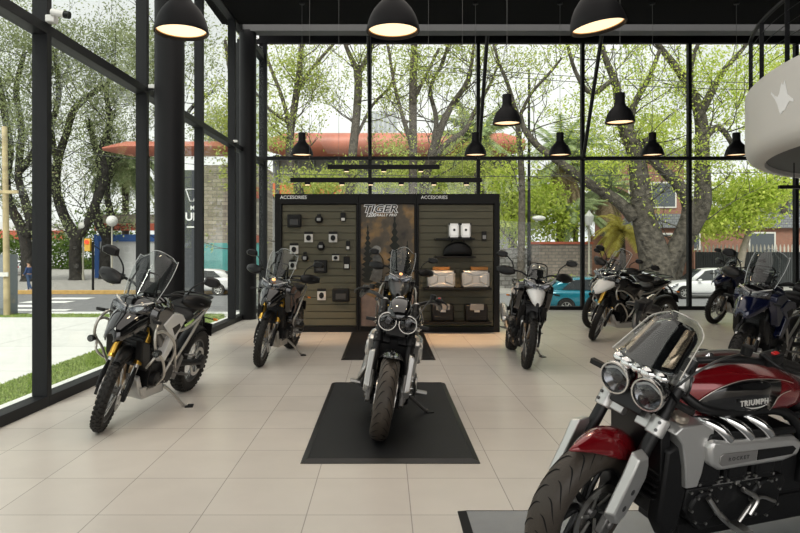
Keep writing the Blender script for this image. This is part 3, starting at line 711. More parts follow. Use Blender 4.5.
    text('maker_lettering', 'TRIUMPH', whitel if side is not whitep else frm, .052, root, Matrix.Translation((-.50, .2305, .955)) @ Matrix.Rotation(math.pi, 4, 'Z') @ RX @ Matrix.Rotation(R(-4), 4, 'Z'), depth=.001, off=.0006, spacing=1.1)
    b = MB().box((-.165, 0, .70), (.03, .26, .30), (0, -.15, 0))
    for i in range(9): b.box((-.145 - .00 * i, 0, .58 + i * .03), (.03, .24, .006), (0, -.15, 0))
    p('radiator', b, satin)
    # seat, tail, subframe
    b = MB().loft([ring(-.70, .10, .87, .96, 16, 3), ring(-.78, .14, .85, .925, 16, 3), ring(-.90, .165, .84, .915, 16, 3), ring(-1.02, .165, .85, .935, 16, 3), ring(-1.08, .15, .87, .985, 16, 3)])
    p('rider_seat', b, seatm, sub=1)
    b = MB().loft([ring(-1.06, .13, .91, 1.0, 16, 3), ring(-1.14, .15, .92, 1.015, 16, 3), ring(-1.28, .14, .94, 1.025, 16, 3), ring(-1.40, .11, .96, 1.02, 16, 3)])
    p('pillion_seat', b, seatm, sub=1)
    b = MB().loft([ring(-1.0, .12, .80, .90, 16, 3), ring(-1.2, .12, .84, .95, 16, 3), ring(-1.42, .10, .90, .985, 16, 3), ring(-1.56, .06, .94, .985, 16, 3)])
    tl = p('tail_unit', b, paint); p('tail_light', MB().box((-1.56, 0, .955), (.03, .10, .035)), redl, tl, bevel=.006)
    b = MB()
    for s in (1, -1):
        b.tube([(-.62, s * .13, .78), (-.95, s * .15, .80), (-1.25, s * .15, .89), (-1.50, s * .12, .97)], .014, 10)
        b.tube([(-.80, s * .15, .48), (-1.02, s * .16, .68), (-1.25, s * .15, .88)], .013, 10)
        b.tube([(-.60, s * .14, .80), (-.74, s * .16, .60), (-.84, s * .15, .42)], .017, 10)
    p('rear_subframe', b, barsil)
    b = MB()
    for s in (1, -1): b.tube([(-1.10, s * .16, 1.0), (-1.2, s * .175, 1.05), (-1.45, s * .15, 1.06), (-1.58, s * .08, 1.05), (-1.6, 0, 1.05)], .011, 8)
    b.box((-1.46, 0, 1.045), (.20, .22, .012)); p('luggage_rack', b, satin, bevel=.003)
    b = MB(); b.tube([(-1.50, 0, .93), (-1.68, 0, .80), (-1.76, 0, .68)], .016, 8); b.box((-1.77, 0, .66), (.012, .19, .15), (0, .35, 0))
    b.tube([(-1.66, -.13, .80), (-1.66, .13, .80)], .007, 6, 1)
    ph = p('plate_hanger', b, black)
    for s in (1, -1):
        p('rear_indicator', MB().box((-1.67, s * .15, .80), (.03, .05, .025)), orange, ph, bevel=.006)
        p('front_indicator', MB().box((-.05, s * .26, .98), (.03, .07, .025)).tube([(-.07, s * .2, .99), (-.06, s * .25, .98)], .008, 6, 1), black, bevel=.006)
    p('rear_mudguard', MB().grid(arch(-1.56, .34, .375, .07, R(-20), R(65), drop=.03)), black, solid=.004)
    # engine
    b = MB(); b.box((-.40, 0, .60), (.26, .28, .26), (0, -.25, 0)); b.box((-.55, 0, .42), (.44, .30, .24)); b.box((-.78, 0, .46), (.16, .24, .28)); b.box((-.33, 0, .76), (.20, .26, .10), (0, -.25, 0))
    for s in (1, -1): b.lathe([(0, s * .20), (.085, s * .20), (.095, s * .19), (.10, s * .14), (0, s * .14)], (-.62, 0, .42), (0, 1, 0), 28)
    b.lathe([(0, -.19), (.065, -.19), (.07, -.14)], (-.42, 0, .40), (0, 1, 0), 24); b.lathe([(0, .19), (.065, .19), (.07, .14)], (-.42, 0, .40), (0, 1, 0), 24)
    for k in range(6): b.box((-.39 + .004 * k, 0, .54 + k * .026), (.28, .30, .008), (0, -.25, 0))
    en = p('engine', b, engm, bevel=.008)
    for s in (1, -1):
        for k in range(8):
            a = k * math.pi / 4; b = MB(); b.cyl((-.62 + .088 * math.cos(a), s * .19, .42 + .088 * math.sin(a)), (-.62 + .088 * math.cos(a), s * .205, .42 + .088 * math.sin(a)), .006, n=6); p('cover_bolt', b, steel, en)
    b = MB()
    for y in (-.07, 0, .07): b.tube([(-.26, y, .66), (-.18, y, .62), (-.15, y * .9, .52), (-.19, y * .7, .38), (-.30, y * .6 - .02, .27), (-.5, -.05, .25)], .0185, 12)
    b.tube([(-.5, -.05, .25), (-.8, -.10, .28), (-1.0, -.17, .38), (-1.10, -.19, .46)], .026, 12)
    p('exhaust_header', b, bronze)
    b = MB().tube([(-1.08, -.20, .45), (-1.14, -.205, .48), (-1.5, -.215, .62), (-1.54, -.215, .635)], [.03, .058, .058, .045], 16, 3); sl = p('silencer', b, steel)
    p('silencer_end_cap', MB().tube([(-1.52, -.215, .628), (-1.56, -.215, .643)], [.052, .04], 16, 1), black, sl)
    # skid plate
    b = MB().prism([(-.20, .46), (-.17, .42), (-.24, .29), (-.33, .215), (-.72, .205), (-.78, .26), (-.70, .27), (-.34, .285), (-.27, .36)], -.13, .13)
    for s in (1, -1): b.prism([(-.23, .34), (-.30, .25), (-.70, .22), (-.64, .32), (-.42, .34)], s * .128, s * .15)
    p('skid_plate', b, skid, bevel=.008)
    # swing arm
    b = MB()
    for s in (1, -1): b.tube([(-.84, s * .11, .45), (-1.1, s * .135, .42), (-1.56, s * .125, .345)], [.045, .036, .034], 10, 4, .6)
    b.box((-.98, 0, .44), (.10, .24, .07)); b.lathe([(0, .10), (.07, .10), (.08, .12), (.07, .15), (0, .16)], (-1.56, 0, .345), (0, 1, 0), 24)
    p('swing_arm', b, engm, bevel=.006)
    b = MB(); b.tube([(-.86, 0, .80), (-.98, 0, .46)], .028, 12, 1)
    for k in range(7): b.lathe([(.034, -.008), (.05, 0), (.034, .008)], Vector((-.87, 0, .76)).lerp(Vector((-.96, 0, .52)), k / 6), (-.33, 0, -.94), 14)
    p('rear_shock', b, steel)
    # frame spars
    b = MB()
    for s in (1, -1):
        b.tube([(-.32, s * .09, 1.0), (-.45, s * .15, .86), (-.70, s * .155, .72), (-.84, s * .13, .48)], .024, 10)
        b.tube([(-.32, s * .08, .94), (-.30, s * .12, .76), (-.36, s * .14, .5)], .017, 10)
    p('main_frame', b, satin)
    # foot pegs, stand
    for s in (1, -1):
        b = MB(); b.tube([(-.80, s * .15, .40), (-.82, s * .20, .38), (-.82, s * .29, .385)], .011, 8); b.box((-.82, s * .26, .39), (.045, .08, .016)); b.tube([(-1.02, s * .15, .52), (-1.06, s * .25, .53)], .01, 8)
        b.prism([(-.78, .46), (-.74, .38), (-.86, .30), (-.90, .36), (-.98, .50), (-.92, .54), (-.85, .42)], s * .13, s * .165)
        p('foot_peg', b, greyeng, bevel=.003)
    tn = math.tan(-lean); fy = .36
    b = MB().tube([(-.70, .14, .27), (-.76, .22, .20), (-.84, .31, .09), (-.87, fy - .02, fy * tn + .02)], [.017, .015, .014, .014], 10)
    st_ = p('side_stand', b, barsil)
    p('stand_foot', MB().box((-.875, fy, fy * tn + .006), (.10, .075, .012), (-lean, 0, .3)), black, st_, bevel=.003)
    if bars:
        b = MB()
        for s in (1, -1):
            b.tube([(-.20, s * .17, 1.0), (-.12, s * .235, .96), (-.05, s * .265, .88), (-.06, s * .28, .77), (-.13, s * .285, .70), (-.24, s * .29, .62), (-.36, s * .27, .46), (-.44, s * .17, .33)], .0125, 12)
            b.tube([(-.05, s * .266, .89), (-.20, s * .275, .88), (-.42, s * .28, .76), (-.52, s * .25, .60), (-.46, s * .21, .42)], .0125, 12)
            b.tube([(-.13, s * .285, .70), (-.09, s * .25, .62), (-.14, s * .20, .56)], .011, 10)
        p('crash_bars', b, barsil)
        for s in (1, -1):
            fg = p('fog_lamp', MB().cyl((-.12, s * .30, .715), (-.05, s * .30, .715), .024, .03, 18).tube([(-.09, s * .30, .72), (-.09, s * .28, .75)], .01, 6, 1), black)
            p('fog_lens', MB().cyl((-.05, s * .30, .715), (-.046, s * .30, .715), .025, n=18), lens, fg)
    if cases:
        for s in (1, -1):
            c = p('pannier', MB().box((-1.30, s * .33, .68), (.44, .20, .36), (0, .06, 0)), alu, bevel=.03)
            p('pannier_lid', MB().box((-1.30, s * .33, .875), (.45, .21, .045), (0, .06, 0)), black, c, bevel=.015)
    return root

def rocket(label, front, heading, lean=R(-9), steer=0, paint=gloss, inset=None, flyscreen=True, z0=0, clampm=None):
    clampm = clampm or silver
    root = thing('motorcycle', label, 'motorcycle', (front[0], front[1], z0), (lean, 0, heading), 'big twin-headlight roadsters')
    ang = R(27.9); S = steer_matrix(.134, ang, steer); I = Matrix.Identity(4)
    SH = Matrix.Translation((-.04, 0, 0))
    def p(name, mb, m, par=None, st=False, **k): return mb.build(name, m, par or root, M=None if par else (S if st else SH), **k)
    u = Vector((-math.sin(ang), 0, math.cos(ang))); n_ = Vector((math.cos(ang), 0, math.sin(ang))); A = Vector((.0, 0, .335))
    wheel(root, 0, .335, .080, .222, S, False, (1, -1), tm=tyreroad, grooves=26)
    wheel(root, -1.68, .340, .118, .215, I, False, (1,), tm=tyreroad, grooves=24, name='rear_wheel')
    for s in (1, -1):
        f0 = A + Vector((0, .134 * s, 0))
        fk = p('fork_leg', MB().tube([f0 + u * .20, f0 + u * .82], .029, 20, 1), satin, st=True)
        p('fork_cap', MB().tube([f0 + u * .82, f0 + u * .835], [.029, .02], 18, 1), silver, fk)
        p('lower_tube', MB().tube([f0 + u * .02, f0 + u * .21], .023, 16, 1), steel, fk)
        b = MB().box(f0 + Vector((.0, 0, .0)), (.075, .036, .11), (0, -ang, 0)); b.box(f0 + u * .08 + n_ * -.05, (.05, .05, .12), (0, -ang, 0))
        b.cyl(f0, f0 + Vector((0, s * .03, 0)), .020); p('axle_clamp', b, greyeng, fk, bevel=.008)
        # shaped silver fork shroud with two holes
        poly = [(.125, .335), (.105, .22), (.085, .04), (.0, .0), (-.035, .05), (-.048, .18), (-.042, .27), (.0, .33), (.05, .37)]
        pts = [(f0 + n_ * a + u * q) for a, q in poly]
        b = MB().prism([(v.x, v.z) for v in pts], f0.y + s * .004, f0.y + s * .050, 'xz', .88)
        sh = p('fork_shroud', b, silver, fk, bevel=.008)
        for q in (.10, .18):
            c = f0 + u * q + n_ * .022; p('shroud_hole', MB().cyl(c + Vector((0, s * .042, 0)), c + Vector((0, s * .0515, 0)), .014, n=18), greym, sh)
        cc = f0 + u * .15 - n_ * .078
        b = MB().box(cc - Vector((0, s * .03, 0)), (.055, .05, .12), (0, -ang, 0)); cal = p('brake_calliper', b, engm, fk, bevel=.012)
        p('calliper_mark', MB().box(cc + Vector((0, -s * .003, 0)), (.018, .004, .07), (0, -ang, 0)), redl, cal)
        for tt, hh in ((.485, .085), (.715, .075)):
            b = MB().tube([f0 + u * (tt - hh / 2), f0 + u * (tt + hh / 2)], .042, 24, 1)
            b.box(f0 + u * tt + Vector((0, -s * .05, 0)) - n_ * .015, (.055, .10, hh * .8), (0, -ang, 0))
            cl = p('triple_clamp', b, clampm, st=True, bevel=.006)
            bb = MB()
            for dz in (-.018, .018):
                c = f0 + u * (tt + dz) + Vector((.0, 0, 0)) + n_ * .036 + Vector((0, s * .015, 0)); bb.cyl(c, c + n_ * .010 + Vector((0, s * .004, 0)), .008, n=8)
            p('clamp_bolt', bb, greym, cl)
    # mudguard
    rows = []
    for i in range(17):
        t = i / 16; a = R(30) + (R(-80) - R(30)) * t; k = min(1, .03 + (math.sin(min(1, t * 2.1) * math.pi / 2)) ** 1.0) * (1 - .35 * max(0, (t - .75) / .25) ** 2)
        row = []
        for j in range(13):
            q = -1 + j / 6; rr = .372 + .016 * math.sin(t * math.pi) + .03 * (1 - t) ** 8 - .098 * abs(q) ** 2.1 * k
            row.append((math.sin(a) * rr, .104 * k * math.copysign(abs(q) ** .9, q), .335 + math.cos(a) * rr))
        rows.append(row)
    mg = p('front_mudguard', MB().grid(rows), paint, st=True, solid=.006)
    # twin headlights
    for s in (1, -1):
        c = A + u * .565 + Vector((.085, s * .083, .078)); fw = Vector((1, s * .03, -.06)).normalized()
        b = MB().lathe([(0, -.10), (.036, -.098), (.060, -.07), (.071, -.03), (.074, 0), (.074, .012)], c, fw, 36)
        hl = p('headlight', b, gloss, st=True)
        p('headlight_ring', MB().lathe([(.066, .008), (.077, .006), (.079, .016), (.075, .026), (.068, .026)], c, fw, 40, closed=True), ringm, hl)
        p('lamp_reflector', MB().lathe([(0, -.045), (.03, -.035), (.05, -.012), (.067, .012)], c, fw, 36), reflm, hl)
        b = MB(); b.lathe([(0, .0), (.026, -.004), (.026, -.04)], c, fw, 24); side = fw.cross(Vector((0, 0, 1))).normalized()
        for q in (-1, 1): b.add([c + side * (q * .02) + Vector((0, 0, .045)) , c + side * (q * .068) + Vector((0, 0, .02)), c + side * (q * .068) + Vector((0, 0, .008)), c + side * (q * .02) + Vector((0, 0, .03))], [(0, 1, 2, 3)])
        p('lamp_projector', b, mat('dark_projector', (.03, .03, .035), .12, .4), hl)
        b = MB().tube([c + side * .062 + Vector((0, 0, .022)) + fw * .012, c + Vector((0, 0, .05)) + fw * .016, c - side * .062 + Vector((0, 0, .022)) + fw * .012], .0055, 8); p('daylight_strip', b, card, hl)
        p('headlight_lens', MB().lathe([(0, .034), (.032, .031), (.055, .024), (.069, .014)], c, fw, 36), lens, hl)
    b = MB(); b.box(A + u * .53 + n_ * .06, (.07, .16, .09), (0, -ang, 0))
    p('headlight_bracket', b, satin, st=True, bevel=.01)
    for s in (1, -1):
        b = MB().tube([A + u * .66 + Vector((.03, s * .12, 0)), A + u * .64 + Vector((.06, s * .20, .0))], .009, 8, 1); b.box(A + u * .64 + Vector((.065, s * .225, 0)), (.03, .075, .026))
        p('front_indicator', b, black, st=True, bevel=.008)
    # flyscreen
    if flyscreen:
        rows = []; rows2 = []
        for i in range(13):
            t = i / 12; row = []; r2 = []; w = .170 - .045 * t - (.06 * max(0, (t - .75) / .25) ** 2)
            for j in range(13):
                q = -1 + j / 6
                row.append((-.155 - .25 * t - .075 * q * q, w * q, 1.01 + .225 * t - .035 * q * q * t)); 
                r2.append((-.175 - .225 * t - .070 * q * q, w * .84 * q, 1.007 + .19 * t - .03 * q * q * t))
            rows.append(row); rows2.append(r2)
        ws = p('windscreen', MB().grid(rows), screen, st=True, solid=.004)
        edge = [r[0] for r in rows] + rows[-1][1:-1] + [r[-1] for r in rows[::-1]]
        p('screen_edge', MB().tube(edge, .0035, 6, 1), mat('pale_screen_edge', (.62, .60, .55), .2, .5), ws)
        p('inner_screen_cover', MB().grid(rows2), smoke, ws, solid=.006)
        for s in (1, -1):
            b = MB().grid([[(-.167 - .215 * t - .064 * (q / .8) ** 2 + .006, (.170 - .045 * t) * q * s, 1.013 + .18 * t + .004) for q in (.52, .66, .76)] for t in (.12, .4, .7, .9)])
            p('screen_bracket', b, mat('bronze_bracket', (.50, .40, .30), .25, .9), ws, solid=.006)
        b = MB()
        for yy, rr_ in ((0, .028), (.05, .034), (-.05, .034), (.105, .03), (-.105, .03)): b.ell((-.18 - yy * yy * 2, yy, .997), (rr_, rr_ * 1.2, rr_ * .8))
        p('screen_base_clamp', b, chrome, ws)
    if not flyscreen:
        b = MB().loft([ring(-.13, .03, .95, .97), ring(-.15, .075, .93, 1.02), ring(-.20, .10, .92, 1.07), ring(-.27, .10, .93, 1.10), ring(-.30, .08, .95, 1.09)]); p('headlight_cowl', b, paint, st=True)
    b = MB().lathe([(0, -.03), (.045, -.03), (.062, 0), (.064, .02), (.058, .024)], (-.38, 0, 1.05), (-.7, 0, .7), 28); ga = p('gauge', b, black, st=True)
    p('gauge_ring', MB().lathe([(.058, .018), (.066, .018), (.066, .026), (.058, .028)], (-.38, 0, 1.05), (-.7, 0, .7), 28, closed=True), chrome, ga)
    # handlebar: wide, swept back
    b = MB().tube([(-.93, -.37, 1.03), (-.72, -.33, 1.09), (-.54, -.26, 1.115), (-.40, -.17, 1.095), (-.37, -.06, 1.05), (-.37, .06, 1.05), (-.40, .17, 1.095), (-.54, .26, 1.115), (-.72, .33, 1.09), (-.93, .37, 1.03)], .0165, 14)
    b.box((-.37, .06, 1.02), (.05, .045, .08)); b.box((-.37, -.06, 1.02), (.05, .045, .08))
    for v_i, v_ in enumerate(b.v): b.v[v_i] = (v_[0], v_[1], v_[2] - .02)
    hb = p('handlebar', b, satin, st=True)
    for s in (1, -1):
        p('grip', MB().tube([(-.78, s * .345, 1.075), (-.94, s * .373, 1.027)], [.021, .019], 14, 1), rubber, hb)
        b = MB().box((-.70, s * .325, 1.10), (.10, .06, .055), (0, .1, -s * .2)); sw = p('switch_block', b, black, hb, bevel=.01)
        if s > 0: p('switch_button', MB().box((-.70, s * .335, 1.13), (.035, .02, .012), (0, .1, -s * .2)), redl, sw, bevel=.003)
        b = MB().tube([(-.64, s * .31, 1.12), (-.64, s * .38, 1.10), (-.72, s * .42, 1.07), (-.84, s * .43, 1.04)], [.011, .008, .007, .009], 8); p('lever', b, satin, hb)
        b = MB().lathe([(0, -.02), (.024, -.02), (.026, .02), (0, .024)], (-.56, s * .27, 1.14), (0, 0, 1), 18); p('fluid_reservoir', b, black, hb)
    b = MB()
    b.tube([(-.38, .14, 1.06), (-.30, .19, .98), (-.36, .16, .90), (-.45, .12, .88)], .006, 8); b.tube([(-.56, .26, 1.12), (-.40, .22, 1.09), (-.27, .16, .98), (-.30, .1, .85), (-.26, .13, .68), (-.12, .13, .52), (-.08, .13, .42)], .0055, 8)
    p('brake_hose', b, greym, st=True)
    # tank
    sec = [(-.33, .075, .83, .99), (-.37, .12, .80, 1.02), (-.45, .165, .785, 1.045), (-.56, .20, .775, 1.06), (-.70, .215, .775, 1.055), (-.84, .205, .775, 1.03), (-.95, .17, .78, .985), (-1.03, .12, .79, .93), (-1.07, .06, .80, .89)]
    fx = lambda x: x if x > -.36 else -.36 + (x + .36) * 1.2
    sec = [(fx(a_), b_, c_ - .05, d_ - .062) for a_, b_, c_, d_ in sec]
    tk = p('fuel_tank', MB().loft([ring(x, w, a, c, 28, 2.5) for x, w, a, c in sec]), paint, sub=1)
    def tanky(x, z):       # outer surface of the tank
        for i in range(len(sec) - 1):
            if sec[i + 1][0] <= x <= sec[i][0]:
                t = (sec[i][0] - x) / (sec[i][0] - sec[i + 1][0]); w, a, c = [sec[i][k] + (sec[i + 1][k] - sec[i][k]) * t for k in (1, 2, 3)]
                q = min(.999, abs((z - (a + c) / 2) / ((c - a) / 2))); return w * (1 - q ** 2.5) ** (1 / 2.5)
        return .1
    insm = inset or gloss
    for s in (1, -1):
        low = [(-.42, .885), (-.46, .855), (-.52, .838), (-.60, .828), (-.68, .825), (-.745, .825)]; hi = [(-.42, .90), (-.46, .945), (-.52, .978), (-.60, .998), (-.68, 1.0), (-.80, .985)]
        low = [(fx(a_), b_ - .05) for a_, b_ in low]; hi = [(fx(a_), b_ - .058) for a_, b_ in hi]; rows = []
        for (x0, z0_), (x1, z1_) in zip(low, hi):
            rows.append([(x0 + (x1 - x0) * k / 10, s * (tanky(x0 + (x1 - x0) * k / 10, z0_ + (z1_ - z0_) * k / 10) + .0008), z0_ + (z1_ - z0_) * k / 10) for k in range(11)])
        pn = p('tank_panel', MB().grid(rows), insm, tk, solid=.0015)
        def onT(x, z, d=.003): return (x, s * (tanky(x, z) + d), z)
        bord = low + [(fx(-.75), .81), (fx(-.765), .85), (fx(-.80), .87), (fx(-.84), .877)]
        b = MB().tube([onT(*q) for q in bord], .0018, 5, 4); b.tube([onT(*q) for q in [low[0]] + hi[0:] + [(fx(-.88), .90)]], .0018, 5, 4)
        p('pinstripe', b, mat('silver_stripe', (.55, .5, .45), .3, .6), tk)
        # side badge
        Mx = Matrix.Translation((-.70, s * (tanky(-.70, .843) + .008), .843)) @ (Matrix.Rotation(math.pi, 4, 'Z') if s > 0 else I) @ RX @ Matrix.Rotation(R(1 if s > 0 else -1), 4, 'Z') @ Matrix.Rotation(R(-4), 4, 'X')
        text('maker_lettering', 'TRIUMPH', mat('badge_silver', (.8, .78, .74), .3, .3), .036, tk, Mx, depth=.002, off=.0007, spacing=1.2)
        b = MB().tube([onT(-.66, .820, .006), onT(-.70, .812, .006), onT(-.745, .816, .006), onT(-.78, .830, .006)], [.001, .003, .003, .001], 6); p('badge_swoosh', b, MATS['badge_silver'], tk)
    b = MB().tube([(-.42, 0, .987), (-.60, 0, 1.002), (-.76, 0, .998), (-.93, 0, .968), (-1.07, 0, .925)], [.014, .02, .02, .018, .01], 10, 5, 2.2)
    p('tank_strap', b, steel)
    p('filler_cap', MB().lathe([(0, .014), (.034, .014), (.04, 0)], (-.60, 0, 1.012), (.02, 0, 1), 24), chrome, tk)
    b = MB().tube([(-.36, .11, .97), (-.46, .14, .995), (-.62, .15, 1.015), (-.84, .17, .995), (-1.05, .20, .91), (-1.15, .22, .84)], .007, 8); p('cable_run', b, steel)
    # radiator, shroud
    b = MB().box((-.27, 0, .56), (.05, .34, .40), (0, .12, 0))
    for i in range(12): b.box((-.242 - .004 * i, 0, .40 + i * .03), (.03, .32, .008))
    ra = p('radiator', b, satin, bevel=.004)
    for s in (1, -1):
        poly = [(-.25, .735), (-.29, .77), (-.42, .77), (-.49, .74), (-.495, .68), (-.46, .64), (-.45, .52), (-.43, .45), (-.36, .45), (-.34, .56), (-.305, .68), (-.26, .73)]
        sh = p('radiator_shroud', MB().prism(poly, s * .12, s * .215, 'xz', .93), silver, bevel=.018)
        p('shroud_cap', MB().lathe([(.0, .016), (.026, .016), (.036, .008), (.038, -.01)], (-.325, s * .168, .79), (0, s * .35, 1), 28), mat('bronze_cap', (.55, .48, .40), .3, .8), sh)
        b = MB().prism([(-.25, .66), (-.32, .68), (-.37, .55), (-.40, .42), (-.37, .24), (-.30, .20), (-.24, .30), (-.25, .44)], s * .12, s * .19, 'xz', .9); p('radiator_side_cover', b, black, bevel=.012)
    # engine: long triple
    b = MB(); b.box((-.70, 0, .50), (.66, .30, .36)); b.box((-.72, 0, .30), (.70, .26, .16)); b.box((-.66, 0, .70), (.54, .24, .12)); b.box((-1.12, 0, .44), (.34, .26, .26)); b.box((-.86, 0, .22), (.86, .26, .14)); b.box((-1.2, 0, .32), (.3, .24, .22))
    for k in range(3):
        x = -.50 - .17 * k
        for s in (1, -1): b.box((x, s * .17, .53), (.145, .06, .16)); b.box((x, s * .19, .535), (.11, .04, .12))
    for s in (1, -1):
        b.lathe([(0, s * .20), (.09, s * .20), (.10, s * .18), (.105, s * .12)], (-.88, 0, .34), (0, 1, 0), 28); b.lathe([(0, s * .20), (.075, s * .20), (.085, s * .18), (.09, s * .12)], (-.50, 0, .34), (0, 1, 0), 28)
        b.prism([(-.40, .44), (-1.0, .44), (-1.02, .40), (-.94, .24), (-.50, .22), (-.39, .34)], s * .13, s * .185)
    en = p('engine', b, engm, bevel=.008)
    def bolt(x, z, s, y0, y1, rr_): p('engine_bolt', MB().cyl((x, s * y0, z), (x, s * y1, z), rr_, n=6), steel, en)
    for s in (1, -1):
        for k in range(3):
            for dx in (-.055, .055):
                for dz in (-.06, .06): x = -.50 - .17 * k + dx; bolt(x, .53 + dz, s, .19, .212, .008)
        for k in range(10): x = -.42 - .058 * k; bolt(x, .425, s, .18, .197, .007)
        for (cx_, rr_) in ((-.88, .09), (-.50, .075)):
            for k in range(7): a = k * 2 * math.pi / 7; bolt(cx_ + rr_ * math.cos(a), .34 + rr_ * math.sin(a), s, .19, .208, .007)
    for s in (1, -1):
        b = MB()
        for dz in (-.016, 0, .016):
            b.box((-.60, s * .19, .465 + dz), (.12, .01, .006)); b.box((-.78, s * .19, .465 + dz), (.12, .01, .006))
        b.prism([(-.69 - .032, .49), (-.69 + .032, .49), (-.69 + .010, .435), (-.69 - .010, .435)], s * .184, s * .198)
        p('engine_badge', b, steel, en)
        # silver airbox cover with lettering plate
        poly = [(-.42, .66), (-.44, .70), (-.52, .685), (-.98, .665), (-1.04, .625), (-1.02, .565), (-.92, .54), (-.50, .54), (-.44, .575)]
        ab = p('intake_cover', MB().prism(poly, s * .12, s * .245, 'xz', .93), silver, bevel=.016)
        p('cover_plate', MB().prism([(-.50, .62), (-.52, .63), (-.72, .625), (-.72, .575), (-.52, .57), (-.50, .585)], s * .245, s * .251), mat('pale_plate', (.33, .32, .31), .35, .7), ab, bevel=.006)
        p('cover_slot', MB().prism([(-.73, .625), (-.95, .62), (-.97, .605), (-.95, .58), (-.73, .575)], s * .243, s * .249), black, ab)
        text('model_lettering', 'ROCKET', mat('engraved_grey', (.07, .07, .07), .5), .024, ab, Matrix.Translation((-.61, s * .2525, .60)) @ (Matrix.Rotation(math.pi, 4, 'Z') if s > 0 else I) @ RX, depth=.0008, off=.0004, spacing=1.5)
        # three chrome pipes with dark clamps
        for k in range(3):
            x = -.47 - .125 * k
            p('intake_pipe' if s < 0 else 'header_pipe', MB().tube([(x + .02, s * .12, .755), (x - .01, s * .17, .75), (x - .06, s * .215, .72), (x - .10, s * .225, .68)], [.022, .024, .024, .022], 16), chrome)
            p('pipe_collar', MB().tube([(x - .055, s * .150, .70), (x - .12, s * .20, .68)], .030, 12, 1), black, en)
        b = MB().prism([(-.46, .715), (-.98, .70), (-1.0, .665), (-.44, .665)], s * .13, s * .222); p('pipe_base', b, black, bevel=.01)
        # rear-set pegs and linkage
        b = MB().tube([(-.60, s * .20, .30), (-.62, s * .25, .27), (-.62, s * .34, .28)], .014, 8); b.tube([(-.50, s * .215, .40), (-.56, s * .235, .32), (-.66, s * .235, .24)], .013, 8); b.box((-.62, s * .30, .285), (.05, .09, .02)); b.tube([(-.66, s * .235, .24), (-.80, s * .22, .36), (-.92, s * .22, .33)], .009, 8)
        b.tube([(-.70, s * .22, .42), (-.78, s * .235, .37), (-.74, s * .24, .30)], .012, 8)
        p('foot_controls', b, steel)
    # seat, tail
    b = MB().loft([ring(-1.07, .10, .74, .84, 16, 3), ring(-1.12, .16, .70, .80, 16, 3), ring(-1.22, .19, .68, .79, 16, 3), ring(-1.36, .18, .70, .83, 16, 3), ring(-1.42, .14, .76, .90, 16, 3), ring(-1.60, .12, .82, .92, 16, 3), ring(-1.74, .09, .85, .91, 16, 3)])
    p('seat', b, seatm, sub=1)
    b = MB().loft([ring(-1.28, .12, .60, .74, 16, 3), ring(-1.5, .13, .68, .83, 16, 3), ring(-1.75, .11, .78, .87, 16, 3), ring(-1.90, .06, .82, .87, 16, 3)]); tl = p('tail_unit', b, paint)
    p('tail_light', MB().box((-1.90, 0, .845), (.02, .09, .03)), redl, tl, bevel=.005)
    p('rear_mudguard', MB().grid(arch(-1.68, .34, .37, .10, R(-50), R(40), drop=.03)), black, solid=.005)
    b = MB().tube([(-1.15, -.12, .40), (-1.4, -.16, .38), (-1.68, -.15, .34)], [.06, .05, .06], 12, 4, .7); b.box((-1.25, 0, .42), (.12, .26, .10)); p('swing_arm', b, engm, bevel=.008)
    b = MB()
    for s in (1, -1): b.tube([(-.33, s * .07, .92), (-.50, s * .16, .80), (-.95, s * .17, .76), (-1.15, s * .15, .55), (-1.18, s * .13, .36)], .025, 10); b.tube([(-1.0, s * .15, .72), (-1.4, s * .14, .74), (-1.8, s * .10, .82)], .018, 10)
    p('main_frame', b, satin)
    b = MB()
    for y in (-.20, -.26): b.tube([(-.48, -.20, .48), (-.55, y, .34), (-.9, y, .24), (-1.2, y, .28), (-1.62, y, .42)], [.026, .026, .03, .045, .045], 14)
    p('exhaust', b, steel)
    tn = math.tan(-lean); fy = .40
    st_ = p('side_stand', MB().tube([(-.72, .16, .24), (-.76, .26, .16), (-.82, .36, .08), (-.84, fy - .02, fy * tn + .02)], [.018, .016, .015, .015], 10), greyeng)
    p('stand_foot', MB().box((-.845, fy, fy * tn + .006), (.09, .07, .012), (-lean, 0, .3)), black, st_, bevel=.003)
    return root

def head(f, r): return math.atan2(f[1] - r[1], f[0] - r[0])
def place(front_px, rear_px):
    out = []
    for px, py in (front_px, rear_px):
        Y = H * F / (py - CY); out.append(((px - CX) / F * Y, Y))
    return out[0], head(*out)

f, h = place((103, 430), (186, 389)); tiger('black and white motorcycle with gold forks and tall screen by the thick left column', f, h, steer=R(18), lean=R(-12), side=whitep)
f, h = place((260, 366), (289, 348.5)); tiger('black motorcycle with gold forks and amber lamp before the left accessory board', f, h, steer=R(4), lit=True, bars=False, skid=barsil)
rocket('black twin-headlight motorcycle facing forward on the middle black mat', (-.055, 5.17), R(-93.5), steer=R(2), z0=.022, flyscreen=False, clampm=satin)
tiger('adventure motorcycle with lit amber lamp, standing behind the twin-headlight one', (.06, 9.75), R(-91), paint=gloss, beak=greym, lit=True, cases=False, z0=.022, tall=True)
f, h = place((525, 368), (511, 350)); tiger('white-nosed motorcycle with black forks and low screen, right of the luggage display', f, h, steer=R(-2), beak=whitep, fork=satin, bars=False, skid=engm, tall=False, bs=.72)
tiger('white-nosed motorcycle with gold forks, handlebar turned, in front of the forked tree', (3.51, 10.92), head((3.51, 10.92), (4.90, 11.65)), steer=R(34), beak=whitep, side=gloss, bars=True, tall=True)
tiger('dark motorcycle mostly hidden behind the white-nosed one with gold forks', (3.97, 12.55), head((3.97, 12.55), (5.35, 13.3)), steer=R(10), bars=False, tall=False)
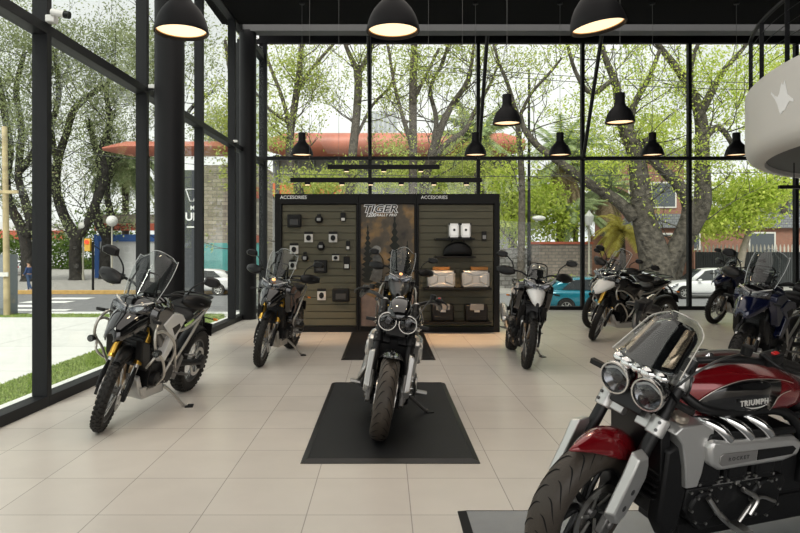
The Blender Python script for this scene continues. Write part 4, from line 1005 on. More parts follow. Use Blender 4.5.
tiger('dark blue motorcycle with hand guards and clear screen behind the red one', (3.84, 7.2), head((3.84, 7.2), (5.05, 8.18)), steer=R(8), paint=bluep, fork=satin, bars=False)
tiger('dark motorcycle by the back window, only its front wheel showing left of the blue one', (6.68, 13.3), head((6.68, 13.3), (8.1, 13.9)), steer=R(10), paint=bluep, bars=False, tall=False, fork=satin)
tiger('black motorcycle cut off by the right edge, behind the blue one', (6.2, 9.2), head((6.2, 9.2), (7.4, 10.2)), steer=R(5), paint=gloss)
rocket('deep red motorcycle with chrome twin headlights in the right foreground', (.875, 3.07), math.pi + R(20), lean=R(-9), steer=R(20), paint=redp, z0=.025)

#SECTION_OUTSIDE
# ------------------------------------------------------------------ the street outside
def gz(Y): return -.12 if Y < 17 else (-.12 - .95 * (Y - 17) / 9 if Y < 26 else -1.07)
def strip(name, x0, x1, ylist, m, dz=0, lab=None, kind='structure'):
    rows = [[(x0, y, gz(y) + dz), (x1, y, gz(y) + dz)] for y in ylist]
    b = MB().grid(rows); lo = [[(x0, y, gz(y) + dz - .08), (x1, y, gz(y) + dz - .08)] for y in ylist]
    b.grid(lo); o = b.build(name, m, smooth=False); o['kind'] = kind
    return o
conc = brick_mat('outdoor_concrete', (.74, .74, .71), (.70, .70, .67), (.42, .42, .40), 2.2, 2.2, .012, 0, .8, smear=.2)
asph = mat('asphalt', (.17, .17, .175), .85, vary=.12, vscale=3)
pave = mat('grey_pavement', (.30, .285, .265), .85, vary=.12, vscale=2)
def slab(name, x0, x1, ylist, m, dz=0):
    b = MB(); n = len(ylist)
    rings = [[(x0, y, gz(y) + dz), (x1, y, gz(y) + dz), (x1, y, gz(y) + dz - .3), (x0, y, gz(y) + dz - .3)] for y in ylist]
    b.loft(rings); return structure(b.build(name, m, smooth=False))
slab('ground_forecourt', -40, -4.62, (-6, 15.6), conc)
slab('ground_footpath', -9.0, 40, (16.42, 17, 23.5), conc, .0)
slab('ground_road', -70, -9.0, (16.35, 17, 23.5), asph, -.02)
slab('ground_street', -70, 60, (23.5, 26, 37.4), asph, -.02)
slab('ground_far_pavement', -90, 90, (37.4, 130), pave, .06)
grassb = mat('grass_soil', (.17, .23, .07), .9, vary=.35, vscale=6)
def grass(x0, x1, y0, y1, n, lab, h=.028):
    base = slab('ground_verge', x0, x1, (y0, y1), grassb, .01)
    rng = np.random.default_rng(3); b = MB(); V = []; Fc = []
    xs = rng.uniform(x0, x1, n); ysr = rng.uniform(y0, y1, n); a = rng.uniform(0, 6.28, n); hh = rng.uniform(.5, 1.2, n) * h
    for i in range(n):
        z = gz(ysr[i]) + .01; c, s = math.cos(a[i]) * .01, math.sin(a[i]) * .01
        V += [(xs[i] - c, ysr[i] - s, z), (xs[i] + c, ysr[i] + s, z), (xs[i] + s * 2, ysr[i] - c * 2, z + hh[i])]; Fc.append((3 * i, 3 * i + 1, 3 * i + 2))
    me = bpy.data.meshes.new('grass_blades'); me.from_pydata(V, [], Fc); me.materials.append(MATS.get('grass_blade') or leaf_mat('grass_blade', (.20, .30, .07), (.38, .46, .15), .4))
    o = bpy.data.objects.new('grass_blades', me); COL.objects.link(o); tag(o, lab, 'grass'); o['kind'] = 'stuff'
grass(-4.62, -3.78, 2.5, 15.6, 30000, 'green grass strip between the left windows and the concrete')
grass(-40, -4.0, 15.6, 16.35, 16000, 'thin green grass verge along the road')
whitept = mat('road_white_paint', (.72, .72, .70), .8)
def stripe(x0, x1, y0, y1):
    b = MB(); rows = [[(x0, y, gz(y)), (x1, y, gz(y)), (x1, y, gz(y) - .012), (x0, y, gz(y) - .012)] for y in (y0, (y0 + y1) / 2, y1)]
    b.loft(rings=rows); o = b.build('crossing_stripe', whitept, smooth=False); tag(o, 'white painted stripe of the crossing on the left road', 'road marking', 'zebra crossing stripes')
for k in range(9): stripe(-20.0, -9.3 - .55 * k * .9, 17.7 + k * 1.2, 18.25 + k * 1.2)
for k in range(3): stripe(-17.5 + k * .1, -15.2, 29.0 + k * 2.2, 30.0 + k * 2.2)
kerb = mat('yellow_kerb_paint', (.46, .29, .10), .8, vary=.15)
b = MB().box((-30, 37.3, -.98), (44, .35, .22)); tag(b.build('yellow_kerb', kerb, bevel=.02), 'yellow painted kerb along the far side of the left road', 'kerb')

# --- trees
bark = mat('tree_bark', (.085, .072, .058), .9, bump=1, bscale=5, vary=.5, vscale=5, bdist=.12)
barkd = mat('dark_tree_bark', (.080, .070, .056), .9, bump=1, bscale=3.5, vary=.6, vscale=3.5, bdist=.2)
barkb = mat('blackish_tree_bark', (.028, .025, .022), .9, bump=1, bscale=3.5, vary=.5, vscale=3.5, bdist=.2)
lv_lime = leaf_mat('lime_leaf', (.34, .46, .06), (.72, .78, .20), .5)
lv_mid = leaf_mat('mid_green_leaf', (.26, .34, .07), (.60, .64, .20), .5)
lv_grey = leaf_mat('grey_green_leaf', (.18, .22, .10), (.42, .46, .26), .45)
lv_dark = leaf_mat('dark_leaf', (.05, .09, .02), (.16, .24, .06), .4)
lv_palm = leaf_mat('palm_leaf', (.22, .30, .14), (.45, .52, .28), .4)
lv_yel = leaf_mat('yellowing_palm_leaf', (.42, .36, .07), (.62, .56, .16), .4)
lv_dry = leaf_mat('dry_palm_leaf', (.22, .16, .10), (.42, .33, .22), .3)

def leaves(name, pts, size, m, parent, seed):
    rng = np.random.default_rng(seed); n = len(pts); pts = np.asarray(pts)
    a = rng.normal(size=(n, 3)); a /= np.linalg.norm(a, axis=1)[:, None]; c = rng.normal(size=(n, 3)); c -= a * (a * c).sum(1)[:, None]; c /= np.linalg.norm(c, axis=1)[:, None]
    s = rng.uniform(.6, 1.3, n)[:, None] * size
    V = np.stack([pts - a * s, pts + c * s * .45, pts + a * s, pts - c * s * .45], 1).reshape(-1, 3)
    me = bpy.data.meshes.new(name); me.vertices.add(4 * n); me.vertices.foreach_set('co', V.ravel())
    me.loops.add(4 * n); me.loops.foreach_set('vertex_index', np.arange(4 * n)); me.polygons.add(n)
    me.polygons.foreach_set('loop_start', np.arange(0, 4 * n, 4)); me.update(calc_edges=True)
    me.materials.append(m); o = bpy.data.objects.new(name, me); COL.objects.link(o); o.parent = parent; return o

def tree(label, Y, limbs, blobs, leafm, seed=0, size=.13, dens=1.0, bk=None, twig=1.0, name='tree', cat='tree', grp='street trees', dep=2.2, tl=2.0, lw=1.0):
    """limbs: lists of (px, py, width_px); blobs: (px, py, rx, ry, number of leaves)"""
    rnd = random.Random(seed); rng = np.random.default_rng(seed)
    base = P(limbs[0][0][0], limbs[0][0][1], Y); g0 = gz(Y) + .06; base = Vector((base.x, Y, g0))
    root = thing(name, label, cat, base, group=grp); b = MB(); tips = []
    s = Y / F
    def grow(p0, d, L, r, lev):
        pts = [p0]; q = p0.copy(); dd = d.copy(); n = 4
        for i in range(n):
            dd = (dd + Vector((rnd.uniform(-.35, .35), rnd.uniform(-.35, .35), rnd.uniform(-.18, .30)))).normalized(); q = q + dd * L / n; pts.append(q.copy())
        b.tube(pts, [r, r * .3], 5, 2); tips.extend(pts[2:])
        if lev > 0:
            for i in range(3): grow(pts[rnd.choice((2, 3, 4))], (dd + Vector((rnd.uniform(-1, 1), rnd.uniform(-1, 1), rnd.uniform(-.4, .8)))).normalized(), L * .62, r * .5, lev - 1)
    for li, limb in enumerate(limbs):
        pts = []; rad = []
        yo = 0 if li == 0 else rnd.uniform(-.5, .5) * dep
        for i, (px, py, w) in enumerate(limb):
            q = P(px, py, Y); q.y += yo * i / max(1, len(limb) - 1) * 1.0; pts.append(q - base); rad.append(w * lw * s / 2)
        if li == 0: pts.insert(0, Vector((pts[0].x, 0, -.05))) if pts[0].z > .2 else None
        if len(rad) < len(pts): rad.insert(0, rad[0] * 1.25)
        b.tube(pts, rad, 10, 4)
        for i in range(1, len(pts)):
            for k in range(int(1.7 * twig + rnd.random())):
                if pts[i].z < 3.2: continue
                q = pts[i - 1].lerp(pts[i], rnd.random()); r0 = rad[i] * .45
                dr = Vector((rnd.uniform(-1, 1), rnd.uniform(-.8, .8), rnd.uniform(-.1, 1))).normalized()
                grow(q, dr, rnd.uniform(1.8, 3.6) * Y / 38, max(.012, min(.045, r0)), 2)
    b.build('trunk', bk or bark, root)
    P_ = []
    for (px, py, rx, ry, n) in blobs:
        n = int(n * dens); c = P(px, py, Y) - base
        k = max(1, n // 22)
        cl = rng.normal(size=(k, 3)); cl = cl / np.linalg.norm(cl, axis=1)[:, None] * rng.uniform(0, 1, (k, 1)) ** .45
        cl = cl * np.array([rx * s, dep, ry * s]) + np.array(c)
        idx = rng.integers(0, k, n); P_.append(cl[idx] + rng.normal(size=(n, 3)) * np.array([.42, .42, .26]) * (Y / 38))
    if tips:
        T = np.array([tuple(t) for t in tips]); nn = int(len(T) * tl * dens); idx = rng.integers(0, len(T), nn)
        P_.append(T[idx] + rng.normal(size=(nn, 3)) * .22)
    if P_: leaves('foliage', np.concatenate(P_), size, leafm, root, seed + 1)
    return root

def palm(label, px, py, Y, L, n, m, seed, trunk=None, drop=1.0, skirt=0, name='palm_tree'):
    rnd = random.Random(seed); c = P(px, py, Y); g0 = gz(Y) + .06
    root = thing(name, label, 'palm tree', (c.x, Y, g0), group='palm trees'); cz = c.z - g0
    b = MB(); b.tube([(0, 0, -.05), (.05, 0, cz * .5), (0, 0, cz)], [trunk * 1.2, trunk, trunk * .8], 12, 6); b.build('trunk', bark, root)
    def fr(name, num, e0, e1, mm, L):
        b = MB()
        for i in range(num):
            a = rnd.uniform(0, 6.28); el = rnd.uniform(e0, e1); pts = []; q = Vector((0, 0, cz)); d = Vector((math.cos(a) * math.cos(el), math.sin(a) * math.cos(el), math.sin(el)))
            for k in range(9): pts.append(q.copy()); q = q + d * L / 8; d = (d + Vector((0, 0, -.16 * drop))).normalized()
            b.tube(pts, [.03, .008], 4, 1)
            for k in range(1, 9):
                for j in range(5):
                    t = pts[k - 1].lerp(pts[k], j / 5); dd = (pts[k] - pts[k - 1]).normalized(); sd = dd.cross(Vector((0, 0, 1))).normalized()
                    for s in (-1, 1):
                        ll = L * .26 * math.sin(.5 + 2.4 * (k + j / 5) / 9); e = t + (sd * s + dd * .6 + Vector((0, 0, -.35 + rnd.uniform(-.15, .15)))).normalized() * ll; w = dd * .028 * L / 2
                        b.add([t - w, t + w, e], [(0, 1, 2)])
        b.build(name, mm, root, smooth=False)
    fr('fronds', n, -.3, 1.25, m, L)
    if skirt: fr('dry_fronds', skirt, -1.3, -.7, lv_dry, L * .8)
    return root

# trees seen through the back glazing, left to right
tree('slender tree left of the back glazing with a forking trunk and light leaves', 36, [[(309, 300, 12), (300, 195, 9), (290, 160, 8), (291, 130, 7), (297, 90, 7), (301, 55, 5), (303, 20, 4)], [(291, 135, 5), (283, 100, 4), (268, 60, 3), (262, 30, 2)], [(297, 90, 5), (308, 72, 4), (330, 45, 3), (345, 30, 2)], [(292, 125, 4), (272, 112, 3), (258, 95, 2)]],
     [(290, 70, 34, 34, 1400), (282, 130, 26, 28, 900), (320, 90, 20, 30, 320), (300, 180, 30, 14, 700)], lv_mid, 11, .085, dens=1.5)
tree('tree with a Y-shaped trunk behind the gap left of the poster', 38, [[(340, 305, 12), (350, 190, 9), (353, 150, 9), (357, 110, 8), (358, 75, 8), (352, 60, 5), (344, 40, 4), (338, 10, 3)], [(358, 75, 6), (366, 58, 5), (373, 40, 4), (384, 5, 2)], [(355, 140, 3), (372, 105, 3), (390, 85, 3), (396, 60, 2)]],
     [(360, 60, 26, 20, 500), (345, 175, 24, 18, 800), (385, 90, 16, 20, 260), (400, 180, 30, 14, 700)], lv_mid, 12, .085, dens=1.5)
tree('tall straight dark trunk in the middle of the back glazing', 37, [[(412, 305, 11), (413, 190, 9), (413, 130, 8), (413, 90, 8), (414, 50, 7), (415, 0, 5)], [(413, 150, 6), (402, 115, 4), (394, 85, 3), (388, 50, 3), (380, 20, 2)], [(414, 100, 4), (428, 70, 3), (440, 45, 3)]],
     [(410, 70, 34, 26, 700), (398, 150, 24, 22, 700)], lv_mid, 13, .085, dens=1.5)
tree('tree with long curved limbs spreading right of the straight trunk', 39, [[(418, 305, 14), (424, 190, 10), (432, 155, 9), (440, 130, 8), (452, 105, 6), (468, 80, 5), (474, 45, 3)], [(426, 170, 7), (445, 145, 6), (465, 130, 5), (478, 105, 4), (490, 85, 3), (500, 60, 2)], [(432, 155, 6), (436, 120, 5), (430, 90, 4), (444, 60, 3), (448, 20, 2)]],
     [(455, 65, 30, 26, 700), (470, 160, 26, 22, 900), (440, 195, 34, 12, 900), (495, 60, 20, 20, 300)], lv_mid, 14, .085, dens=1.5)
tree('bright lime tree behind the right end of the display', 46, [[(515, 285, 10), (513, 240, 8), (510, 200, 6), (515, 160, 4)]],
     [(515, 215, 26, 34, 4200), (540, 200, 22, 26, 2600), (505, 180, 16, 16, 1000), (560, 225, 20, 18, 1200)], lv_lime, 15, .15)
tree('tree with bare upper branches left of the medium pendant lamp', 38, [[(520, 300, 8), (522, 200, 7), (520, 150, 6), (516, 115, 5), (508, 85, 4), (498, 60, 3), (490, 30, 2)], [(518, 120, 4), (530, 95, 3), (545, 78, 3), (560, 60, 2)]],
     [(530, 60, 22, 16, 260), (520, 150, 12, 16, 260)], lv_mid, 16, .085, dens=1.5)
tree('massive gnarled tree with a long limb bending left across the window', 37,
     [[(658, 300, 38), (656, 265, 32), (650, 240, 27), (643, 215, 22), (640, 185, 20), (636, 155, 16), (628, 135, 15), (620, 115, 10), (616, 85, 8), (606, 60, 6), (596, 30, 4)],
      [(634, 218, 14), (620, 203, 12), (600, 190, 11), (583, 180, 9), (560, 163, 8), (538, 147, 7), (524, 130, 6), (520, 115, 4)],
      [(660, 285, 22), (670, 258, 18), (681, 232, 15), (686, 208, 12), (676, 186, 12), (660, 172, 10), (648, 160, 8), (640, 140, 6)],
      [(628, 135, 9), (634, 105, 7), (648, 80, 5), (660, 50, 4)], [(612, 80, 5), (590, 95, 5), (572, 75, 4), (560, 40, 3)]],
     [(590, 110, 40, 36, 1800), (600, 160, 30, 20, 1200), (640, 80, 34, 36, 1500), (660, 140, 26, 26, 1400), (570, 60, 20, 14, 260)], lv_lime, 17, .09, dens=.9, bk=barkd)
tree('thick rough tree with spreading crown behind the right bays', 38,
     [[(671, 300, 12), (679, 262, 12), (691, 232, 15), (701, 208, 18), (703, 190, 16), (702, 160, 14), (702, 130, 13), (698, 108, 11), (688, 85, 9), (672, 62, 7), (655, 40, 5), (640, 10, 3)],
      [(700, 115, 9), (712, 92, 8), (725, 70, 6), (745, 48, 4), (765, 20, 3)], [(703, 140, 7), (716, 128, 6), (726, 138, 5), (735, 160, 4)], [(690, 90, 5), (690, 60, 4), (700, 30, 3)]],
     [(700, 70, 40, 30, 2300), (740, 100, 34, 34, 2600), (765, 60, 30, 24, 1400), (700, 160, 28, 22, 1300), (670, 110, 20, 26, 700)], lv_lime, 18, .09, dens=.9, bk=barkd)
tree('leafy young tree with a pale slanted trunk before the dark fence', 39.8, [[(738, 285, 8), (742, 255, 7), (750, 225, 5), (748, 195, 4)]],
     [(740, 205, 34, 30, 3600), (765, 190, 26, 24, 1800), (715, 225, 18, 16, 900)], lv_lime, 19, .14, dep=1.2, bk=mat('pale_bark', (.24, .21, .17), .9, vary=.2))
tree('background tree filling the gap behind the far right bays', 55, [[(780, 280, 8), (785, 200, 6), (790, 120, 4)]], [(780, 90, 40, 50, 3000), (800, 170, 30, 40, 1800)], lv_mid, 20, .17)
tree('background tree mass behind the bending limb', 64, [[(610, 280, 8), (605, 200, 6), (600, 160, 4)]], [(600, 175, 50, 40, 4200), (560, 190, 30, 26, 2000), (665, 190, 30, 40, 2600), (640, 130, 40, 30, 1800)], lv_mid, 21, .18)
tree('dense dark shrub tree at the foot of the red canopy building', 60, [[(430, 290, 8), (430, 220, 6)]], [(430, 175, 60, 18, 2600), (330, 190, 50, 20, 2200), (480, 185, 26, 24, 1300)], lv_mid, 22, .18)
palm('tall palm with hanging dry fronds behind the middle of the right glazing', 562, 160, 48, 4.2, 34, lv_palm, 31, .45, 1.1, 26)
palm('second dry palm beside the bending limb', 605, 190, 50, 3.6, 26, lv_palm, 32, .45, 1.1, 16)
palm('low green palm behind the stone wall', 575, 215, 46, 2.8, 26, lv_palm, 33, .2, 1.2)
palm('yellowing low palm to the left of the gnarled trunk', 622, 232, 42, 2.3, 30, lv_yel, 34, .2, 1.6)
palm('grey-green palm high behind the far pendant lamp', 478, 140, 54, 4.5, 34, lv_palm, 35, .4, .9)
palm('grey-green palm behind the left glazing, beside the column', 125, 166, 57.5, 4.3, 60, lv_palm, 36, .3, 1.9)

# trees seen through the left glazing
G2 = 'gnarled trees across the left road'
tree('gnarled dark tree at the far left of the left windows', 50, [[(28, 275, 9), (26, 245, 8), (20, 225, 7), (10, 205, 6), (6, 180, 6), (10, 150, 5), (4, 110, 5), (-4, 70, 4)], [(24, 240, 7), (30, 225, 6), (24, 200, 6), (17, 175, 5), (20, 130, 5), (14, 90, 4), (22, 50, 3)], [(17, 175, 5), (32, 150, 4), (40, 120, 4), (36, 90, 3), (48, 60, 2)]],
     [(10, 80, 40, 60, 2400), (30, 30, 40, 40, 1700), (5, 160, 26, 30, 700)], lv_grey, 41, bk=barkb, grp=G2, twig=1.4, dens=1.9, size=.11, lw=1.45)
tree('gnarled dark tree with wide fork in the middle of the left windows', 52, [[(76, 276, 9), (75, 255, 8), (75, 238, 8), (66, 220, 7), (60, 205, 7), (56, 186, 6), (58, 160, 6), (66, 135, 5), (74, 110, 5), (90, 95, 4), (104, 85, 3)], [(75, 240, 7), (86, 226, 6), (92, 210, 6), (98, 195, 6), (104, 175, 5), (100, 150, 5), (108, 120, 4), (104, 90, 3), (112, 60, 3)], [(58, 165, 5), (52, 130, 4), (60, 95, 4), (56, 50, 3)]],
     [(80, 60, 46, 50, 3000), (60, 120, 30, 30, 900), (110, 110, 24, 40, 1000)], lv_grey, 42, bk=barkb, grp=G2, twig=1.4, dens=1.9, size=.11, lw=1.45)
tree('gnarled tree left of the white and blue wall', 54, [[(105, 275, 8), (105, 255, 7), (106, 238, 6), (98, 222, 6), (96, 200, 5), (102, 180, 5), (96, 150, 4), (88, 120, 4)], [(106, 240, 5), (112, 220, 5), (108, 190, 4), (114, 160, 4), (110, 130, 3)]],
     [(105, 150, 30, 50, 1500), (130, 60, 34, 50, 2200)], lv_grey, 43, bk=barkb, grp=G2, twig=1.4, dens=1.9, size=.11, lw=1.45)
tree('leafy tree behind the thick column', 48, [[(165, 280, 9), (170, 200, 8), (175, 140, 6), (170, 80, 5), (165, 30, 4)], [(172, 150, 5), (190, 110, 4), (215, 90, 3)]],
     [(150, 60, 40, 50, 2200), (205, 60, 14, 60, 500), (215, 135, 26, 26, 1400)], lv_grey, 44, .12, dens=1.8, bk=barkb, grp=G2)
tree('light green tree behind the corner column', 42, [[(238, 295, 7), (238, 200, 6), (236, 140, 5), (232, 90, 4), (225, 40, 3)]], [(225, 110, 24, 34, 1500), (240, 170, 22, 26, 900), (262, 110, 16, 40, 500)], lv_mid, 45, .12, grp=G2)
tree('far tree line at the end of the left street', 80, [[(70, 262, 3), (70, 245, 3)]], [(5, 246, 30, 12, 1300), (60, 246, 40, 13, 2000), (20, 266, 50, 4, 1500), (90, 266, 50, 4, 1500), (110, 225, 30, 20, 1300)], lv_dark, 46, .24, grp=G2, twig=0)

# --- cars
paneb = mat('dark_car_glass', (.02, .024, .028), .06, spec=.9)
def car(label, px, Y, heading, paint, L=4.2, hgt=1.48, kind='hatch'):
    p = P(px, 0, Y); root = thing('car', label, 'car', (p.x, Y, gz(Y) - .02), (0, 0, heading), 'parked cars')
    hl = L / 2; w = .86
    secs = [(hl, .60, .38, .62), (hl - .12, .76, .28, .74), (hl - .5, .84, .24, .86), (hl - 1.1, w, .22, .95), (0, w, .22, .98), (-hl + .9, w, .22, 1.02), (-hl + .3, .84, .26, 1.02), (-hl + .05, .78, .32, .95), (-hl, .70, .40, .80)]
    body = MB().loft([ring(x, ww, a, c, 20, 5) for x, ww, a, c in secs]).build('body', paint, root, sub=1)
    g = [(hl - 1.15, .70, .86, .97), (hl - 1.75, .66, .86, hgt - .08), (hl - 2.3, .64, .86, hgt), (-hl + 1.2, .62, .86, hgt - .02), (-hl + .55, .60, .86, hgt - .12), (-hl + .2, .62, .86, 1.0)]
    MB().loft([ring(x, ww, a, c, 20, 4) for x, ww, a, c in g]).build('roof', paint, root, sub=1)
    for s in (1, -1):
        b = MB().prism([(hl - 1.45, .97), (hl - 1.95, hgt - .16), (hl - 2.35, hgt - .10), (hl - 2.35, .97)], s * .60, s * .70); b.prism([(hl - 2.42, .97), (hl - 2.42, hgt - .10), (-hl + 1.1, hgt - .13), (-hl + .7, .99)], s * .60, s * .70); b.build('side_window', paneb, root, bevel=.01)
        b = MB().box((hl - 1.55, s * .93, .98), (.16, .14, .11)); b.build('wing_mirror', paint, root, bevel=.03)
        MB().prism([(-hl + .02, .78), (-hl + .02, .95), (-hl + .30, .99), (-hl + .20, .80)], s * .60, s * .875).build('tail_lamp', redl, root, bevel=.01)
        MB().prism([(hl - .06, .62), (hl - .50, .80), (hl - .45, .68), (hl - .12, .56)], s * .55, s * .86).build('head_lamp', reflm, root, bevel=.01)
        for x in (hl - .78, -hl + .80):
            ty = MB().lathe([(.20, s * .70), (.30, s * .68), (.32, s * .72), (.32, s * .85), (.30, s * .89), (.20, s * .88)], (x, 0, .32), (0, 1, 0), 28, closed=True).build('wheel', rubber, root)
            b = MB().lathe([(0, s * .885), (.06, s * .885), (.06, s * .87)], (x, 0, .32), (0, 1, 0), 20); b.lathe([(.17, s * .86), (.205, s * .885), (.205, s * .84)], (x, 0, .32), (0, 1, 0), 24)
            for k in range(7): a = k * 2 * math.pi / 7; b.tube([(x + .04 * math.cos(a), s * .875, .32 + .04 * math.sin(a)), (x + .19 * math.cos(a), s * .875, .32 + .19 * math.sin(a))], .022, 6, 1)
            b.build('wheel_rim', steel, ty)
            MB().lathe([(0, s * .80), (.36, s * .80), (.36, s * .867), (0, s * .867)], (x, 0, .33), (0, 1, 0), 28).build('wheel_arch', black, root)
    MB().add([(hl - 1.16, -.56, .98), (hl - 1.16, .56, .98), (hl - 1.80, .50, hgt - .09), (hl - 1.80, -.50, hgt - .09)], [(0, 1, 2, 3)]).build('windscreen', paneb, root, solid=.03)
    MB().add([(-hl + .18, -.52, 1.02), (-hl + .18, .52, 1.02), (-hl + .52, .46, hgt - .16), (-hl + .52, -.46, hgt - .16)], [(0, 1, 2, 3)]).build('rear_window', paneb, root, solid=.03)
    MB().box((hl - .02, 0, .42), (.05, 1.2, .16)).build('bumper_grille', black, root, bevel=.02)
    return root
teal = mat('turquoise_car_paint', (.006, .13, .18), .25, .2, coat=.8)
wcar = mat('white_car_paint', (.62, .62, .62), .25, coat=.6)
scar = mat('silver_car_paint', (.42, .43, .45), .3, .4, coat=.6)
car('turquoise hatchback parked on the street behind the white-nosed motorcycles', 594, 26.3, 0, teal, 4.3, 1.5)
car('white hatchback on the street seen between the columns', 199, 37.0, math.pi, wcar, 4.2, 1.48)
car('white car parked before the dark fence, right bays', 706, 34.5, math.pi, wcar, 4.6, 1.6)
car('silver car parked behind the turquoise hatchback', 620, 34.8, math.pi, scar, 4.2, 1.45)
car('small silver car far away at the end of the left street', 96, 88, R(60), scar)
car('small white car far away behind the far left tree', 12, 62, R(150), wcar)

# --- buildings and walls across the street
GB = -1.1
def wallbox(name, label, px0, px1, ytop, Y, m, depth=.4, cat='wall', cap=None):
    a = P(px0, ytop, Y); c = P(px1, ytop, Y); hh = a.z - GB
    root = thing(name, label, cat, ((a.x + c.x) / 2, Y, GB))
    MB().box((0, depth / 2, hh / 2), (c.x - a.x, depth, hh)).build('wall_face', m, root, smooth=False)
    if cap: MB().box((0, depth / 2, hh + .06), (c.x - a.x + .15, depth + .15, .16)).build('coping', cap, root, bevel=.02)
    return root, (c.x - a.x), hh
stone = brick_mat('rough_stone', (.36, .30, .25), (.25, .21, .18), (.20, .18, .16), .42, .2, .03, .5, .9, rot=(math.pi / 2, 0, 0), smear=.6)
gstone = brick_mat('grey_stone', (.33, .32, .30), (.22, .21, .20), (.14, .13, .12), .5, .28, .04, .5, .9, rot=(math.pi / 2, 0, 0), smear=.6)
brick = brick_mat('red_brick', (.36, .14, .085), (.28, .11, .07), (.25, .2, .17), .24, .075, .01, .5, .85, rot=(math.pi / 2, 0, 0), smear=.3)
brickc = brick_mat('pale_brick', (.62, .54, .45), (.36, .31, .26), (.30, .27, .24), .7, .3, .03, .5, .85, rot=(math.pi / 2, 0, 0), smear=.4)
redcap = mat('red_coping', (.34, .09, .05), .8, vary=.2)
wallbox('stone_wall', 'brownish stone garden wall with red coping behind the turquoise car', 532, 592, 244, 41, stone, cap=redcap)
wallbox('stone_wall', 'grey rubble wall just right of the display', 495, 531, 248, 41.5, gstone)
wallbox('brick_wall', 'low red brick wall behind the gnarled trunk', 592, 694, 236, 45, brick)
fr, fw_, fh = wallbox('metal_fence', 'dark corrugated fence with pointed pale tops behind the white car', 696, 830, 252, 43, mat('dark_corrugated_fence', (.045, .048, .05), .6, vary=.1), depth=.12, cat='fence')
b = MB()
for k in range(60): b.box((-fw_ / 2 + fw_ * (k + .5) / 60, -.02, fh / 2), (.05, .06, fh))
b.build('fence_ribs', MATS['dark_corrugated_fence'], fr, smooth=False)
b = MB()
for k in range(34): x = -fw_ / 2 + fw_ * (k + .5) / 34; b.prism([(x - .05, fh), (x + .05, fh), (x + .05, fh + .3), (x, fh + .5), (x - .05, fh + .3)], .02, .08)
b.build('fence_points', mat('pale_fence_points', (.5, .46, .4), .7), fr, smooth=False)
# brick houses behind the fence
def house(label, px0, px1, ytop, Y, m, roof, wins, rh=8, depth=6):
    root, w, hh = wallbox('brick_house', label, px0, px1, ytop, Y, m, depth=depth, cat='house')
    s = Y / F
    b = MB().prism([(-w / 2 - .3, hh), (w / 2 + .3, hh), (w / 2 - rh * s * .3, hh + rh * s), (-w / 2 + rh * s * .3, hh + rh * s)], -.3, depth + .3); b.build('roof', roof, root, smooth=False)
    for (x0, y0, x1, y1) in wins:
        a = P(x0, y1, Y); c = P(x1, y0, Y); cx = root.location.x
        wf = MB().box(((a.x + c.x) / 2 - cx, -.04, (a.z + c.z) / 2 - GB), (c.x - a.x, .12, c.z - a.z)).build('window', mat('white_window_frame', (.6, .58, .54), .6), root, smooth=False)
        MB().box(((a.x + c.x) / 2 - cx, -.11, (a.z + c.z) / 2 - GB), (c.x - a.x - .25, .03, c.z - a.z - .25)).build('pane', mat('dark_window_glass', (.06, .07, .08), .08, spec=.8), wf, smooth=False)
    return root
slate = brick_mat('slate_roof', (.26, .27, .29), (.20, .21, .22), (.12, .12, .13), .3, .2, .02, .5, .8, rot=(math.pi / 2, 0, 0))
house('red brick house with grey roof seen left and right of the thick rough tree', 640, 800, 228, 50, brick, slate, [(660, 233, 672, 250), (690, 233, 700, 250), (748, 232, 775, 262)], rh=14)
house('brick gable house with white framed window behind the forked tree', 618, 684, 160, 54, brick, slate, [(650, 182, 676, 208), (628, 185, 642, 215)], rh=10)
house('reddish house with grey upper wall at the right edge', 770, 850, 225, 56, brick, slate, [(785, 190, 796, 215)], rh=40)
# long red canopy building
can = thing('canopy_building', 'long building with rounded red canopy behind the left trees', 'building', (P(395, 150, 66).x, 66, GB))
a = P(262, 158, 66); c = P(520, 158, 66); s = 66 / F; w = c.x - a.x; zc = P(0, 145, 66).z - GB; zr = 12 * s
redc = mat('weathered_red_canopy', (.40, .13, .085), .5, vary=.2, vscale=.4)
b = MB(); rings_ = []
for i in range(13):
    x = -w / 2 + w * i / 12; k = 1 if 0 < i < 12 else .5
    rings_.append([(x, .0 + zr * 1.2 * math.cos(q * math.pi / 8) * k, zc + zr * math.sin(q * math.pi / 8) * k) for q in range(16)])
b.loft(rings_).build('red_canopy', redc, can)
hh = zc - zr + .3
MB().box((0, 4, hh / 2), (w * .96, 6, hh)).build('facade', mat('grey_facade', (.20, .20, .20), .7, vary=.2, vscale=.3), can, smooth=False)
MB().box((-w * .34, .95, P(0, 189, 66).z - GB), (w * .36, .4, 13 * s)).build('orange_band', mat('orange_fascia', (.62, .17, .07), .6), can, smooth=False)
MB().box((w * .06, .85, P(0, 200, 66).z - GB), (w * .8, .1, 8 * s)).build('glass_front', mat('pale_glass_front', (.25, .3, .32), .2), can, smooth=False)
for k in range(14): MB().box((-w * .46 + w * .92 * k / 13, .7, hh / 2), (.4, .3, hh)).build('pillar', mat('dark_pillar', (.08, .08, .08), .6), can, smooth=False)
ro = thing('office_block', 'pale grey block rising above the red canopy', 'building', (P(383, 0, 85).x, 85, GB))
a = P(369, 111, 85); c = P(398, 111, 85); hh = a.z - GB
MB().box((0, 3, hh / 2), (c.x - a.x, 6, hh)).build('block_wall', mat('pale_panel_wall', (.48, .50, .52), .6), ro, smooth=False)
b = MB()
for k in range(6): b.box(((k - 2.5) * .6, -.04, hh - 1.5), (.3, .08, 2.2))
b.build('louvres', mat('grey_louvre', (.34, .36, .38), .6), ro, smooth=False)
